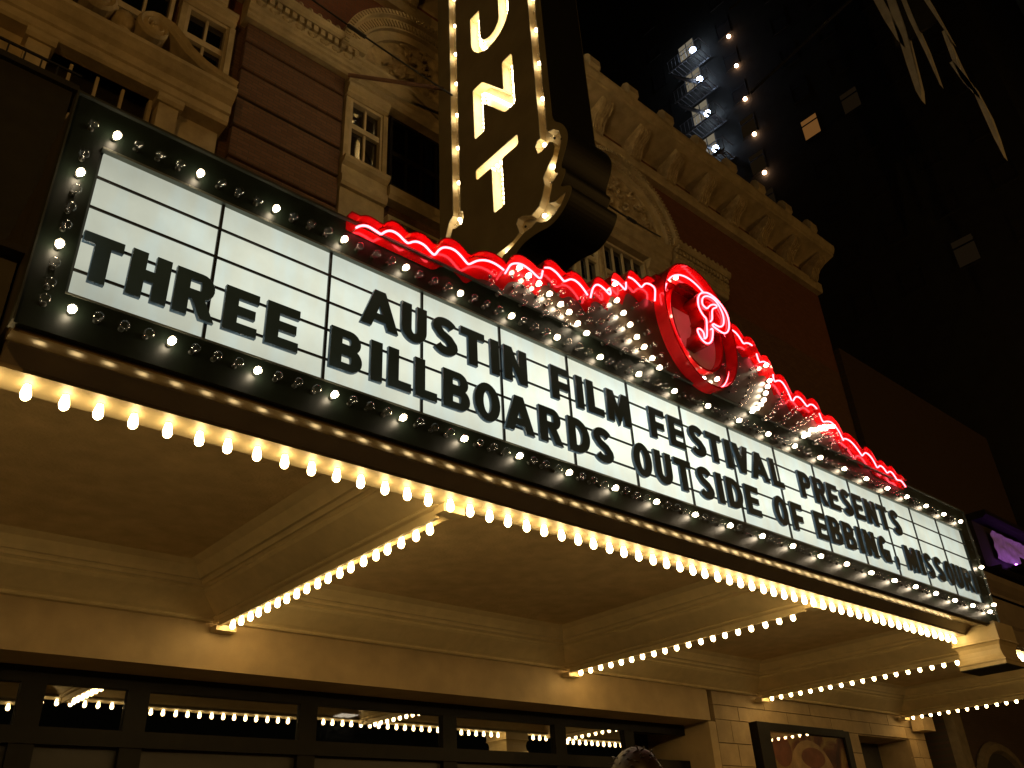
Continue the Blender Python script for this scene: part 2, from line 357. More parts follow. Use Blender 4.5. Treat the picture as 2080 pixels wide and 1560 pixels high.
# ------------------------------------------------------------------ street lamps added out of view to light the facade and fins orange
def added_street_lamp(x, y, energy, label):
    t = thing('added_street_lamp', label, 'street lamp', 'added street lamps out of view', (x, y, 0.12))
    b = MB(); b.lathe([(0,.16),(.3,.16),(.32,.10),(8.6,.06)], (0,0,1), (0,0,0), 12); b.build('pole', black_iron, t, True)
    MB().tube([(0,0,8.5),(0,.3,9.0),(0,1.0,9.25),(0,1.9,9.2)], .05, 8).build('arm', black_iron, t, True)
    MB().lathe([(0,.05),(.05,.20),(.16,.26),(.20,.26)], (0,0,-1), (0,1.9,9.25), 14).build('lamp_head', black_iron, t, True)
    MB().lathe([(.0,.20),(.08,.17),(.12,0)], (0,0,-1), (0,1.9,9.06), 12).build('lens', emission('sodium_lens_glow', (1, .55, .16), 8), t, True)
    ld = bpy.data.lights.new('sodium_light', 'POINT'); ld.energy = energy; ld.color = (1.0, 0.53, 0.14); ld.shadow_soft_size = 0.2
    lo = bpy.data.objects.new('sodium_light', ld); COL.objects.link(lo); lo.parent = t; lo.location = (0, 1.9, 8.80)
added_street_lamp(-8.0, -14.5, 1600, 'added black street lamp with orange sodium light, unseen on the left')
added_street_lamp(31.0, -24.0, 2400, 'added black street lamp with orange sodium light, unseen on the right')

# ------------------------------------------------------------------ theatre building
theatre = thing('theatre_building', 'ornate brick theatre with cream stone trim behind the lit marquee', 'building')
def part(name, m, *b, parent=None, **k): return box(name, m, parent or theatre, *b, **k)
YF = 5.40
part('wall', brown_brick, -12, 23.4, YF, 6.2, 5.0, 15.1)
part('upper_wall', red_brick, -12, 23.4, YF+.003, 6.2, 15.1, 20.4, label='red brick upper wall')
# canopy-level wall: tan lintel, piers and reveals of the entrance recess
part('lintel', tan, -12, 13.4, 5.30, 6.5, 3.9, 5.0, label='plain tan band over the dark doors')
part('pier', tan, 13.4, 13.62, 5.36, 6.9, 0.13, 3.9)
part('back_wall', dark_fill, -12, 13.4, 6.9, 7.0, 0.13, 3.9, label='dark wall inside the lobby')
part('reveal_soffit', tan, -12, 13.4, 6.5, 6.9, 3.86, 3.9)
# limestone blocks right of the doors
for q in ((13.62, 19.02, 0.13, 3.93), (21.5, 22.4, 0.13, 3.93), (13.62, 22.4, 3.93, 5.0)): part('stone_backing', stone_wall, q[0], q[1], 5.42, 6.9, q[2], q[3])
blk = {}
def block(x0, x1, z0, z1):
    key = (round(x1-x0, 3), round(z1-z0, 3))
    if key not in blk:
        w, h = key; g = .003; c = .004
        b = MB(); v = [(g,0,g),(w-g,0,g),(w-g,0,h-g),(g,0,h-g),(g+c,-.062,g+c),(w-g-c,-.062,g+c),(w-g-c,-.062,h-g-c),(g+c,-.062,h-g-c)]
        b.add(v, [(4,5,6,7),(0,1,5,4),(1,2,6,5),(2,3,7,6),(3,0,4,7)]); blk[key] = b.mesh('stone_block', stone_wall)
    link('stone_block', blk[key], theatre, (x0, 5.42 - random.uniform(0, .006), z0))
zc = [0.13, .73, 1.33, 1.93, 2.53, 3.13, 3.53, 3.95, 4.22, 4.48]
for k in range(len(zc)-1):
    z0, z1 = zc[k], zc[k+1]
    if z1 <= 3.96:
        for a, bb in ((13.62, 14.72), (18.40, 19.02), (21.50, 22.4)):
            n = 2 if (bb-a) > .8 else 1; off = .12*(k % 2)
            xs = [a, a+(bb-a)/2+off-.06, bb] if n == 2 else [a, bb]
            for i in range(n): block(xs[i], xs[i+1], z0, z1)
    else:
        x = 13.62 if k % 2 else 13.62; w = 1.75; first = .8 if k % 2 else 1.75
        xe = x + first
        while x < 22.4:
            block(x, min(xe, 22.4), z0, z1); x = xe; xe = x + w
part('niche', dark_fill, 19.02, 21.5, 6.2, 6.3, 0.13, 3.93, label='dark doorway niche right of the poster')
# pier beside the entrance opening uses the first blocks; door set
doors = thing('entrance_doors', 'row of dark glass transoms and doors under the tan lintel reflecting bulbs', 'doors')
mull = [-3.2, -1.45, .35, 1.75, 2.92, 5.22, 7.64, 10.0, 11.75]
def dbox(n, m, *b, **k): return box(n, m, doors, *b, **k)
GY = 6.0
for i, x in enumerate(mull): dbox('mullion', dark_wood, x-.13, x+.13, GY-.06, GY+.10, .13, 3.72)
dbox('head_rail', dark_wood, -12, 13.4, GY-.05, GY+.10, 3.72, 3.90)
dbox('transom_rail', dark_wood, -12, 13.4, GY-.08, GY+.08, 3.08, 3.26)
dbox('infill_panel', principled('brown_infill_panel', (.028, .021, .011), .5), -12, 13.4, GY+.02, GY+.06, 2.78, 3.08)
dbox('door_head', dark_wood, -12, 13.4, GY-.09, GY+.09, 2.66, 2.78)
for i in range(len(mull)-1):
    x0, x1 = mull[i]+.13, mull[i+1]-.13
    w = x1-x0
    me = MB().box(-w/2+.004, w/2-.004, -.004, .004, -.226, .226).mesh('transom_pane', dark_glass)
    link('transom_pane', me, doors, ((x0+x1)/2, GY, 3.49), (R(random.uniform(-.5, .5)), 0, R(random.uniform(-.35, .35))))
    me = MB().box(-w/2+.06, w/2-.06, -.004, .004, -1.15, 1.15).mesh('door_pane', dark_glass)
    link('door_pane', me, doors, ((x0+x1)/2, GY+.03, 1.42))
    fr = MB(); fr.box(x0, x0+.08, GY-.02, GY+.06, .15, 2.66); fr.box(x1-.08, x1, GY-.02, GY+.06, .15, 2.66); fr.box(x0+.08, x1-.08, GY-.02, GY+.06, .15, .32); fr.build('door_frame', dark_wood, doors)
    MB().tube([(x1-.13, GY-.03, .95),(x1-.13, GY-.09, .98),(x1-.13, GY-.09, 1.3),(x1-.13, GY-.03, 1.33)], .012, 6).build('door_handle', steel, doors)
LBX, LBZ = 6.28, 3.75
lob = thing('lobby_ceiling_light', 'bright square ceiling light glimpsed through the dark transom glass', 'ceiling light')
box('diffuser', downlight, lob, LBX-.14, LBX+.14, 6.60, 6.85, LBZ, LBZ+.01); box('frame', iron, lob, LBX-.18, LBX+.18, 6.56, 6.88, LBZ+.012, LBZ+.03)

# poster case
pc = thing('poster_case', 'black framed wall case between stone piers holding a warm toned poster', 'display case')
PX0, PX1, PZ1 = 14.80, 18.36, 3.96
MB().box(PX0, PX0+.42, 5.22, 5.42, .7, PZ1).build('side_frame', dark_wood, pc)
MB().box(PX1-.22, PX1, 5.22, 5.42, .7, PZ1-.02).build('side_frame', dark_wood, pc)
MB().box(PX0+.42, PX1-.22, 5.222, 5.42, PZ1-.15, PZ1-.002).build('top_frame', dark_wood, pc)
MB().box(PX0+.42, PX1-.22, 5.222, 5.42, .7, .9).build('bottom_frame', dark_wood, pc)
MB().box(PX0+.42, PX1-.22, 5.24, 5.245, .9, PZ1-.15).build('glass', case_glass, pc)
po = thing('poster', 'red and gold film poster with a dark rounded shape behind case glass', 'poster')
pm = MB().box(-1.45, 1.45, -.004, .004, -1.44, 1.44).mesh('print', poster_m); link('print', pm, po, ((PX0+.42+PX1-.22)/2, 5.29, 2.35))
for nm, cx_, cz_, rx, rz, colr, dy in (('head_shape', 16.65, 2.70, .95, 1.0, (.52, .33, .15), .370), ('cap_shape', 16.75, 2.55, .80, .62, (.06, .022, .012), .366), ('face_shape', 16.9, 2.05, .55, .55, (.42, .26, .14), .362), ('badge_shape', 16.75, 3.35, .45, .20, (.28, .10, .05), .366), ('red_corner_shape', 15.62, 3.45, .34, .30, (.24, .08, .035), .3635)):
    me = curve_mesh(nm, [arc(0, 0, rx, rz, 0, 360, 28)[:-1]], .001, principled('print_'+nm, colr, .5, var=.3, scale=4)); link(nm, me, po, (cx_, 4.91+dy, cz_), ROT_XZ)

# upper facade ------------------------------------------------------------
def moulding(name, prof, x0, x1, m=stone_trim, parent=None, **k):
    return MB().extrude(prof, 'x', x0, x1).build(name, m, parent or theatre, **k)
def brick_pier(x0, x1):
    z = 6.5
    w = x1-x0
    zs = [z + .69*i for i in range(13)]
    off = 14.60 - zs[11] - .69*0
    me = MB().extrude([(5.42, .0),(5.27, .0),(5.25, .02),(5.25, .61),(5.27, .63),(5.42, .63)], 'x', 0, w).mesh('brick_band', brown_brick)
    for q in zs: link('brick_band', me, theatre, (x0, 0, q + off - .63))
for a, b in ((-7.2, -3.5), (2.72, 4.72), (8.48, 10.72), (14.75, 16.9)): brick_pier(a, b)
def dentil_cornice(x0, x1):
    moulding('cornice', [(5.42,15.10),(5.14,15.10),(5.10,15.14),(5.10,15.22),(5.06,15.25),(5.06,15.33),(5.03,15.36),(5.03,15.56),(5.08,15.57),(5.08,15.80),(5.42,15.80)], x0, x1)
    d = MB(); n = int((x1-x0)/.15)
    for i in range(n): d.box(x0+.04+i*.15, x0+.13+i*.15, 4.99, 5.08, 15.585, 15.73)
    d.build('dentil_row', stone_trim, theatre, kind='stuff')
    moulding('cornice_top', [(5.42,15.802),(4.97,15.74),(4.93,15.78),(4.90,15.86),(4.90,15.92),(5.42,15.96)], x0-.04, x1+.04)
    # carved leaves on the crown and ornaments on the fascia, each its own little hump
    q = MB(); o = MB()
    for i in range(int((x1-x0)/.20)):
        cx = x0+.12+i*.20
        q.lathe([(0,.075),(.06,.07),(.12,.045),(.16,0)], (0,-.25,1), (cx, 5.0, 15.93), 6)
    for i in range(int((x1-x0)/.26)):
        cx = x0+.16+i*.26
        o.lathe([(0,.07),(.02,.05),(.03,.0)], (0,-1,0), (cx, 5.03, 15.46), 7)
        o.tube([(cx+.06,5.025,15.40),(cx+.12,5.01,15.44),(cx+.13,5.01,15.50),(cx+.17,5.025,15.53)], .015, 4)
    q.build('leaf_cresting', carved, theatre, kind='stuff'); o.build('fascia_ornament', carved, theatre, kind='stuff')
for a, b in ((-7.3, -3.5), (2.62, 4.95), (8.2, 10.9), (14.6, 17.0)): dentil_cornice(a, b)
def arch(cx, cz=15.68, Ro=2.1):
    def ring(name, r0, r1, y0, y1, m, n=40):
        b = MB(); v = []; f = []
        for i in range(n+1):
            a = math.pi*i/n; c, s = math.cos(a), math.sin(a)
            v += [(cx+r0*c, y0, cz+r0*s), (cx+r1*c, y0, cz+r1*s), (cx+r1*c, y1, cz+r1*s), (cx+r0*c, y1, cz+r0*s)]
        for i in range(n):
            for k in range(4): f.append((i*4+k, i*4+(k+1) % 4, i*4+4+(k+1) % 4, i*4+4+k))
        f += [(3,2,1,0), tuple(n*4+k for k in range(4))]
        b.add(v, f); return b.build(name, m, theatre)
    ring('arch_moulding', Ro-.13, Ro, 4.92, 5.41, stone_trim)
    ring('arch_moulding', Ro-.40, Ro-.13, 5.03, 5.41, stone_trim)
    ring('arch_moulding', Ro-.62, Ro-.40, 5.12, 5.41, stone_trim)
    d = MB()
    for i in range(64):
        a = math.pi*(i+.5)/64; c, s = math.cos(a), math.sin(a)
        for ra, rb, y in ((Ro-.12, Ro-.02, 4.885), (Ro-.36, Ro-.20, 4.985)):
            t = .022
            v = []
            for yy in (y, y+.06):
                v += [(cx+ra*c-t*s, yy, cz+ra*s+t*c), (cx+ra*c+t*s, yy, cz+ra*s-t*c), (cx+rb*c+t*s, yy, cz+rb*s-t*c), (cx+rb*c-t*s, yy, cz+rb*s+t*c)]
            d.add(v, [(3,2,1,0),(4,5,6,7),(0,1,5,4),(1,2,6,5),(2,3,7,6),(3,0,4,7)])
    d.build('arch_dentils', stone_trim, theatre, kind='stuff')
    # tympanum with swirling foliage relief
    b = MB(); n = 28; v = []; f = []
    for i in range(n+1):
        a = math.pi*i/n
        for j in range(13):
            r = (Ro-.60)*j/12; x = r*math.cos(a); z = r*math.sin(a)
            h = .07*math.sin(7*a+5*r)*math.cos(6*r-2*a) + .05*math.sin(13*x+4*z)*math.sin(11*z-3*x)
            v.append((cx+x, 5.24-abs(h)*1.4, cz+z))
    for i in range(n):
        for j in range(12): f.append((i*13+j, i*13+j+1, (i+1)*13+j+1, (i+1)*13+j))
    b.add(v, f).build('tympanum', carved, theatre, True)
    o = MB()
    rr = random.Random(5)
    for i in range(16):
        a = math.pi*(i+.5)/16; r = .5+.75*rr.random(); px, pz = cx+r*math.cos(a), cz+r*math.sin(a)+.05
        pts = []
        for k in range(14):
            t = k/13*4.2*(1 if i % 2 else -1); q = .19*(1-k/15)
            pts.append((px+q*math.cos(a+t), 5.16-.03*(k % 3), pz+q*math.sin(a+t)))
        o.tube(pts, .035, 5)
    o.build('foliage_scrolls', carved, theatre, kind='stuff')
    moulding('arch_base', [(5.42,15.02),(5.20,15.02),(5.14,15.08),(5.14,15.22),(5.08,15.26),(5.05,15.38),(5.05,15.50),(5.00,15.56),(5.00,15.64),(5.42,15.66)], cx-Ro+.32, cx+Ro-.32)
def sash(x0, x1, z0, z1, nx, rails, y=5.30, wt=None):
    """A sash window of its own: frame, muntins and dark panes."""
    wood_trim = wt or MATS['cream_window_frame']
    w = link('window', MB().box(x0-.06, x0, y-.05, 5.41, z0, z1).box(x1, x1+.06, y-.05, 5.41, z0, z1).box(x0-.06, x1+.06, y-.052, 5.41, z1, z1+.07).box(x0-.06, x1+.06, y-.07, 5.41, z0-.07, z0).mesh('window', wood_trim), theatre)
    f = MB()
    for i in range(1, nx): xx = x0+(x1-x0)*i/nx; f.box(xx-.022, xx+.022, y, y+.05, z0, z1)
    for zr, th in rails: f.box(x0, x1, y-.02, y+.06, zr-th/2, zr+th/2)
    f.build('muntin', wood_trim, w)
    box('pane', window_glass, w, x0, x1, y+.06, y+.066, z0, z1)
    box('dark_room', dark_fill, w, x0, x1, 5.392, 5.398, z0, z1)
    return w
def bay(c, zlow=True):
    for sgn in (-1, 1):
        a, b = sorted((c+sgn*1.80, c+sgn*.93))
        sash(a+.14, b-.10, 13.05, 14.62, 2, [(14.02, .13)])
        moulding('window_cap', [(5.42,14.69),(5.22,14.69),(5.16,14.74),(5.16,14.80),(5.10,14.86),(5.10,14.95),(5.42,14.97)], a-.04, b+.03)
        part('jamb', stone_trim, a-.02, a+.08, 5.24, 5.41, 13.12, 14.69); part('jamb', stone_trim, b-.05, b+.05, 5.22, 5.41, 13.12, 14.69)
        moulding('window_sill', [(5.42,12.40),(5.20,12.40),(5.16,12.46),(5.16,12.62),(5.20,12.64),(5.20,12.86),(5.12,12.92),(5.08,12.98),(5.08,12.98+.06),(5.42,13.06-.01)], a-.05, b+.06)
        part('apron_panel', stone_trim, a-.02, b+.05, 5.27, 5.41, 11.4, 12.398); 
        moulding('string_course', [(5.42,11.18),(5.14,11.18),(5.10,11.24),(5.10,11.34),(5.42,11.398)], a-.06, b+.08)
        sash(a+.14, b-.10, 8.8, 11.05, 2, [(10.2, .12)])
    sash(c-.74, c+.74, 13.05, 14.75, 4, [(13.9, .13)], wt=dark_wood if c == 6.6 else None)  # middle bay frames dark: the blade's shade painted into their colour
    moulding('window_sill', [(5.42,12.62),(5.2,12.62),(5.14,12.7),(5.14,12.9),(5.42,12.96)], c-.84, c+.84)
    sash(c-.74, c+.74, 8.8, 12.2, 4, [(11.2, .14), (10.0, .05)])
BAYS = (.66, 6.6, 12.72)
for c in BAYS: bay(c)
for c in (.5, 6.55, 12.72): arch(c)

# broken pediment in front of the left bay
ped = thing('broken_pediment', 'cream stone broken pediment with two scrolls and a central urn on pilasters', 'pediment')
C0 = .73
ent = [(5.39,12.20),(5.02,12.20),(4.98,12.24),(4.98,12.38),(4.94,12.40),(4.94,12.56),(4.86,12.62),(4.80,12.70),(4.76,12.74),(4.76,12.82),(5.39,12.86)]
MB().extrude(ent, 'x', C0-1.86, C0+1.82).build('entablature', stone_trim, ped)
for sx in (-1, 1):
    a = C0+sx*.92
    box('pilaster', stone_trim, ped, a-.15, a+.15, 5.06, 5.39, 11.1, 12.06)
    MB().extrude([(5.39,12.06),(5.02,12.06),(4.98,12.11),(4.98,12.198),(5.39,12.198)], 'x', a-.2, a+.2).build('capital', stone_trim, ped)
    # raking S-scroll that ends in a volute
    pts = [(C0+sx*1.80,12.90),(C0+sx*1.50,12.93),(C0+sx*1.22,13.0),(C0+sx*.98,13.13),(C0+sx*.80,13.30),(C0+sx*.66,13.41),(C0+sx*.50,13.43)]
    vol = []
    for k in range(22):
        t = k/21; an = math.pi*(.5 + 2.6*t) if sx > 0 else math.pi*(.5 - 2.6*t)
        rr = .235*(1-.80*t); vol.append((C0+sx*.44+rr*math.cos(an), 13.22+rr*math.sin(an)*.95))
    path = pts + vol
    b = MB(); n = len(path); sec = []
    for i, p in enumerate(path):
        d = Vector(path[min(i+1, n-1)]) - Vector(path[max(i-1, 0)]); d.normalize(); nn = Vector((-d.y, d.x)); h = .105 if i < 7 else .105*(1-.7*(i-7)/21)
        for (u, w) in ((-1, 4.80), (-.55, 4.74), (0, 4.79), (.55, 4.74), (1, 4.80), (1, 5.30), (-1, 5.30)): sec.append((p[0]+nn.x*h*u, w, p[1]+nn.y*h*u))
    f = [(i*7+k, i*7+(k+1) % 7, (i+1)*7+(k+1) % 7, (i+1)*7+k) for i in range(n-1) for k in range(7)]
    f += [tuple(range(6, -1, -1)), tuple((n-1)*7+k for k in range(7))]
    b.add(sec, f).build('scroll', stone_trim, ped)
    MB().lathe([(0,.09),(.05,.085),(.09,.05),(.10,0)], (0,-1,0), (C0+sx*.44, 4.86, 13.22), 14).build('volute_eye', stone_trim, ped, True)
MB().lathe([(0,.16),(.06,.17),(.08,.10),(.14,.09),(.24,.17),(.34,.19),(.42,.15),(.46,.06),(.52,0)], (0,0,1), (C0, 4.98, 12.862), 16).build('urn', carved, ped, True)
# stone ledge with a low iron railing at the far left
led_t = thing('balcony', 'balcony ledge and thin iron railing over an added panel darkening the left facade', 'balcony')
dk = principled('dark_olive_paint', (.028, .024, .012), .7, dirt=.3)
box('darkening_panel', dk, led_t, -9, .30, 4.55, 5.20, 6.2, 10.95)  # added panel, there to darken the facade below the ledge
box('ledge', dk, led_t, -9, .36, 4.48, 5.22, 10.952, 11.05)
box('rail', black_iron, led_t, -9, .36, 4.56, 4.59, 11.30, 11.33)
for i in range(46): box('baluster', black_iron, led_t, -8.95+i*.2, -8.93+i*.2, 4.565, 4.585, 11.05, 11.30)

# great bracketed cornice along the roof
gc = [(5.41,18.2),(5.22,18.2),(5.18,18.3),(5.18,18.55),(5.41,18.6)]
moulding('string_course', gc, -12, 23.4)
moulding('main_cornice', [(5.41,19.0),(5.36,19.05),(4.60,19.32),(4.52,19.34),(4.50,19.42),(4.46,19.44),(4.40,19.60),(4.40,19.72),(5.0,19.9),(6.2,20.0),(6.2,19.0)], -12, 23.4)
for i in range(18):
    x = 4.6 + (i-5)*1.52 + .0
    b = MB(); pr = [(5.40,19.03),(4.66,19.27),(4.62,19.20),(4.66,19.05),(4.78,18.92),(4.92,18.84),(5.02,18.70),(5.06,18.56),(5.12,18.46),(5.40,18.40)]
    b.extrude(pr, 'x', x-.20, x+.20)
    for q in (-.13, -.04, .05, .14): b.extrude([(p[0]-.018, p[1]-.018) for p in pr[2:-1]] + [(p[0]+.01, p[1]+.01) for p in reversed(pr[2:-1])], 'x', x+q-.022, x+q+.022)
    b.build('bracket', carved, theatre)
    MB().extrude([(4.42,19.70),(4.34,19.80),(4.34,20.02),(4.40,20.14),(4.52,20.20),(4.66,20.12),(4.72,19.80)], 'x', x-.72-.19, x-.72+.19).build('antefix', stone_trim, theatre)

# ------------------------------------------------------------------ marquee canopy
can = thing('marquee_canopy', 'long theatre canopy with coffered cream soffit edged by glowing bare bulbs', 'canopy')
def cpart(name, m, *b, **k): return box(name, m, can, *b, **k)
CX0, CX1 = -9.0, 22.3
ZS = 4.49
cpart('light_rail', principled('light_rail_paint', (0.36, 0.30, 0.185), 0.5, var=0.1, dirt=0.15), CX0, CX1, .375, .665, ZS, ZS+.05)
cpart('ceiling', plaster, CX0, CX1, .58, 5.40, 4.965, 5.02)
cpart('roof_deck', dark_fill, CX0, CX1, .30, 5.26, 5.3, 5.35)
MB().extrude([(.665,4.52),(.665,4.56),(.70,4.60),(.92,4.70),(.95,4.75),(1.0,4.77),(1.03,4.80),(1.07,4.81),(1.12,4.87),(1.24,4.93),(1.32,4.964),(.6,4.964),(.6,4.545)], 'x', CX0, CX1).build('front_moulding', cream, can)
MB().extrude([(5.299,4.46),(5.22,4.46),(5.21,4.475),(5.22,4.50),(5.20,4.515),(5.17,4.53),(4.93,4.69),(4.905,4.72),(4.91,4.745),(4.88,4.765),(4.85,4.765),(4.84,4.79),(4.82,4.81),(4.78,4.81),(4.75,4.85),(4.68,4.92),(4.60,4.95),(4.57,4.964),(5.299,4.964)], 'x', CX0, CX1).build('wall_cornice', cream, can)
BEAMS = (-8.8, -2.7, 3.56, 9.62, 15.12, 21.2)
half = [(.105,4.452),(.105,4.47),(.14,4.485),(.15,4.50),(.14,4.52),(.17,4.535),(.41,4.69),(.435,4.72),(.43,4.745),(.46,4.765),(.49,4.765),(.50,4.79),(.52,4.81),(.56,4.81),(.59,4.85),(.66,4.92),(.74,4.95),(.77,4.964)]
for bx in BEAMS:
    prof = [(bx+a, z) for a, z in half] + [(bx-a, z) for a, z in reversed(half)]
    MB().extrude(prof, 'y', .668, 5.296).build('soffit_beam', cream, can)
    box('rail_lip', cream, can, bx-.104, bx-.066, .742, 5.128, 4.390, 4.4515)
    box('end_block', cream, can, bx-.12, bx+.12, .60, .74, ZS-.075, ZS-.002)
    box('wall_bracket', cream, can, bx-.13, bx+.13, 5.13, 5.298, 4.34, 4.404)
    for k in range(19): link('bulb', HANG, can, (bx+.02, 1.0 + k*.222 + random.uniform(-.008, .008), 4.450), (R(random.uniform(-3, 3)), R(random.uniform(-3, 3)), 0))
i = 0; x = CX0+.1
while x < CX1 - .05:
    if not (13.62 < x < 14.3): link('bulb', HANG, can, (x + random.uniform(-.006, .006), .515, ZS), (R(random.uniform(-3, 3)), R(random.uniform(-3, 3)), 0))
    x += .2285
# outer mouldings under the sign box: glossy cove that mirrors the bulbs, then the raking fascia
MB().extrude([(.378,ZS+.002),(.372,ZS+.03),(.27,ZS+.12),(.255,ZS+.127),(.27,ZS+.16),(.378,ZS+.16)], 'x', -.20, 13.66).build('fascia', fascia_m, can)
MB().extrude([(.262,4.618),(.245,4.606),(.22,4.600),(.17,4.597),(.12,4.597),(.085,4.600),(.075,4.592),(.055,4.588),(.04,4.570),(.02,4.556),(.02,4.70),(.262,4.70)], 'x', -.22, 13.98).build('cove', cove_m, can)
# the canopy edge beyond the sign, left and right
for a, b, nm in ((14.30, CX1, 'right'), (CX0, -.95, 'left')):
    MB().extrude([(.378,4.50),(.33,4.52),(.30,4.58),(.30,4.80),(.25,4.84),(.25,4.92),(.30,4.95),(.30,5.40),(.24,5.46),(.18,5.56),(.16,5.66),(.58,5.7),(.58,4.53)], 'x', a, b).build('edge_cornice', fascia_m, can)
# corner pendants
for px in (13.64,):
    p = MB(); y0, y1 = -.085, .62; cxx, cyy = px+.36, (y0+y1)/2; hw = .36
    lv = [(4.62,.36),(4.36,.36),(4.345,.375),(4.335,.375),(4.325,.35),(4.28,.325),(4.22,.315),(4.15,.32),(4.10,.335),(4.065,.36),(4.06,.37),(4.045,.37),(4.04,.355),(3.985,.355)]
    v = []; 
    for z, h in lv: v += [(cxx-h, cyy-h, z), (cxx+h, cyy-h, z), (cxx+h, cyy+h, z), (cxx-h, cyy+h, z)]
    n = len(lv); f = [(i*4+k, i*4+(k+1) % 4, (i+1)*4+(k+1) % 4, (i+1)*4+k) for i in range(n-1) for k in range(4)] + [(0,1,2,3), tuple((n-1)*4+k for k in (3,2,1,0))]
    p.add(v, f).build('corner_pendant', cream, can)
    box('pendant_underside', dark_wood, can, cxx-.352, cxx+.352, cyy-.352, cyy+.352, 3.97, 3.984)  # dark sheet: the unlit underside put into colour, with its dark paint
# stone corbel under the far end
MB().box(21.7, 22.3, 5.0, 5.30, 4.12, 4.44).build('corbel', stone_wall, theatre)

# ------------------------------------------------------------------ reader board
board = thing('reader_board', 'long white backlit letter board in a dark green frame ringed with bulbs', 'sign')
PXS = [0.0, .890, 1.827, 2.749, 3.653, 4.551, 5.452, 6.359, 7.281, 8.244, 9.166, 10.077, 10.989, 11.908, 12.796, 13.679]
ZB, ZT = 4.90, 6.117
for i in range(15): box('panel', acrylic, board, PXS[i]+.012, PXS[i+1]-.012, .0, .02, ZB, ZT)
for i in range(1, 15): box('divider', rail_m, board, PXS[i]-.0115, PXS[i]+.0115, -.016, .03, ZB, ZT)
for z in (5.875, 5.615, 5.355, 5.087): box('letter_rail', rail_m, board, 0, 13.68, -.028, -.018, z-.010, z+.010)
FL, FR, FT, FB = -.24, 14.0, 6.50, 4.585
fr = MB(); fr.box(FL, FR, -.03, .05, ZT+.02, FT); fr.box(FL, FR, -.03, .05, FB, ZB-.012); fr.box(FL, -.012, -.03, .05, ZB-.012, ZT+.02); fr.box(13.69, FR, -.03, .05, ZB-.012, ZT+.02)
fr.build('frame', green_m, board)
tr = MB(); tr.box(-.012, 13.69, -.045, .0, ZT, ZT+.02); tr.box(-.012, 13.69, -.04, .0, ZB-.012, ZB); tr.build('inner_trim', trim_m, board)
tr = MB(); tr.box(FL, FR, -.06, .06, FT, FT+.022); tr.box(FL-.012, FL, -.06, .06, FB, FT+.022); tr.box(FR, FR+.012, -.06, .06, FB, FT+.022); tr.build('outer_trim', principled('dark_outer_trim', (.03, .035, .026), .5), board)
cab = MB(); cab.box(FL+.004, FR-.004, .051, .60, FB+.1, FT-.004); cab.build('cabinet', principled('cabinet_paint', (.07, .06, .04), .5, dirt=.2), board)
cab = MB(); cab.box(FL+.004, FL+.05, .602, 4.9, 4.99, 6.2); cab.build('return_side', principled('return_paint', (.075, .062, .035), .55, dirt=.25), board, label='dark return of the sign box at its left end')
box('return_apron', MATS['return_paint'], board, -1.2, FL-.014, .40, .62, 4.56, 5.3)
def place_bulb(parent, x, y, z, lit, rot=None):
    o = link('bulb', LIT if lit else UNLIT, parent, (x, y, z), rot or (R(random.uniform(-7, 7)), R(random.uniform(-7, 7)), R(random.uniform(-7, 7))))
    if lit: o['label'] = 'lit clear bulb'
    return o
for k in range(-1, 90):
    xx = .042 + .1545*k
    if xx > 13.85: break
    lit = (k % 4 == 0)
    place_bulb(board, xx, -.03, 6.243, lit)
    place_bulb(board, xx, -.03, 4.761, lit)
for k in range(8):
    zz = 4.885 + .153*k + .0
    place_bulb(board, -.119, -.03, zz, k % 4 == 2)
    place_bulb(board, 13.90, -.03, zz+.02, k % 4 == 0)

# ------------------------------------------------------------------ the changeable letters
LOW = [('T',.011,.253),('H',.319,.264),('R',.629,.293),('E',.987,.254),('E',1.31,.257),('B',1.845,.285),('I',2.215,.098),('L',2.38,.222),('L',2.645,.219),('B',2.937,.285),('O',3.281,.29),('A',3.627,.354),('R',4.053,.289),('D',4.431,.290),('S',4.781,.271),('O',5.359,.283),('U',5.701,.27),('T',6.031,.275),('S',6.418,.27),('I',6.767,.100),('D',6.951,.295),('E',7.316,.265),('O',7.891,.285),('F',8.27,.249),('E',8.795,.265),('B',9.139,.285),('B',9.484,.290),('I',9.856,.105),('N',10.036,.30),('G',10.427,.271),(',',10.841,.09),('M',11.198,.34),('I',11.606,.11),('S',11.792,.251),('S',12.122,.264),('O',12.448,.261),('U',12.751,.262),('R',13.072,.30),('I',13.43,.105)]
UPP = [('A',2.103,.363),('U',2.501,.258),('S',2.831,.27),('T',3.141,.272),('I',3.49,.094),('N',3.647,.286),('F',4.253,.253),('I',4.601,.093),('L',4.753,.232),('M',5.045,.339),('F',5.713,.254),('E',6.036,.263),('S',6.393,.28),('T',6.71,.28),('I',7.068,.105),('V',7.222,.308),('A',7.559,.365),('L',7.994,.245),('P',8.636,.265),('R',8.97,.305),('E',9.318,.265),('S',9.663,.262),('E',9.977,.265),('N',10.311,.30),('T',10.675,.285),('S',11.048,.268)]
ORD = ['first', 'second', 'third', 'fourth', 'fifth', 'sixth', 'seventh', 'eighth', 'ninth', 'tenth']
def words_of(text): return text.split(' ')
gl_cache = {}
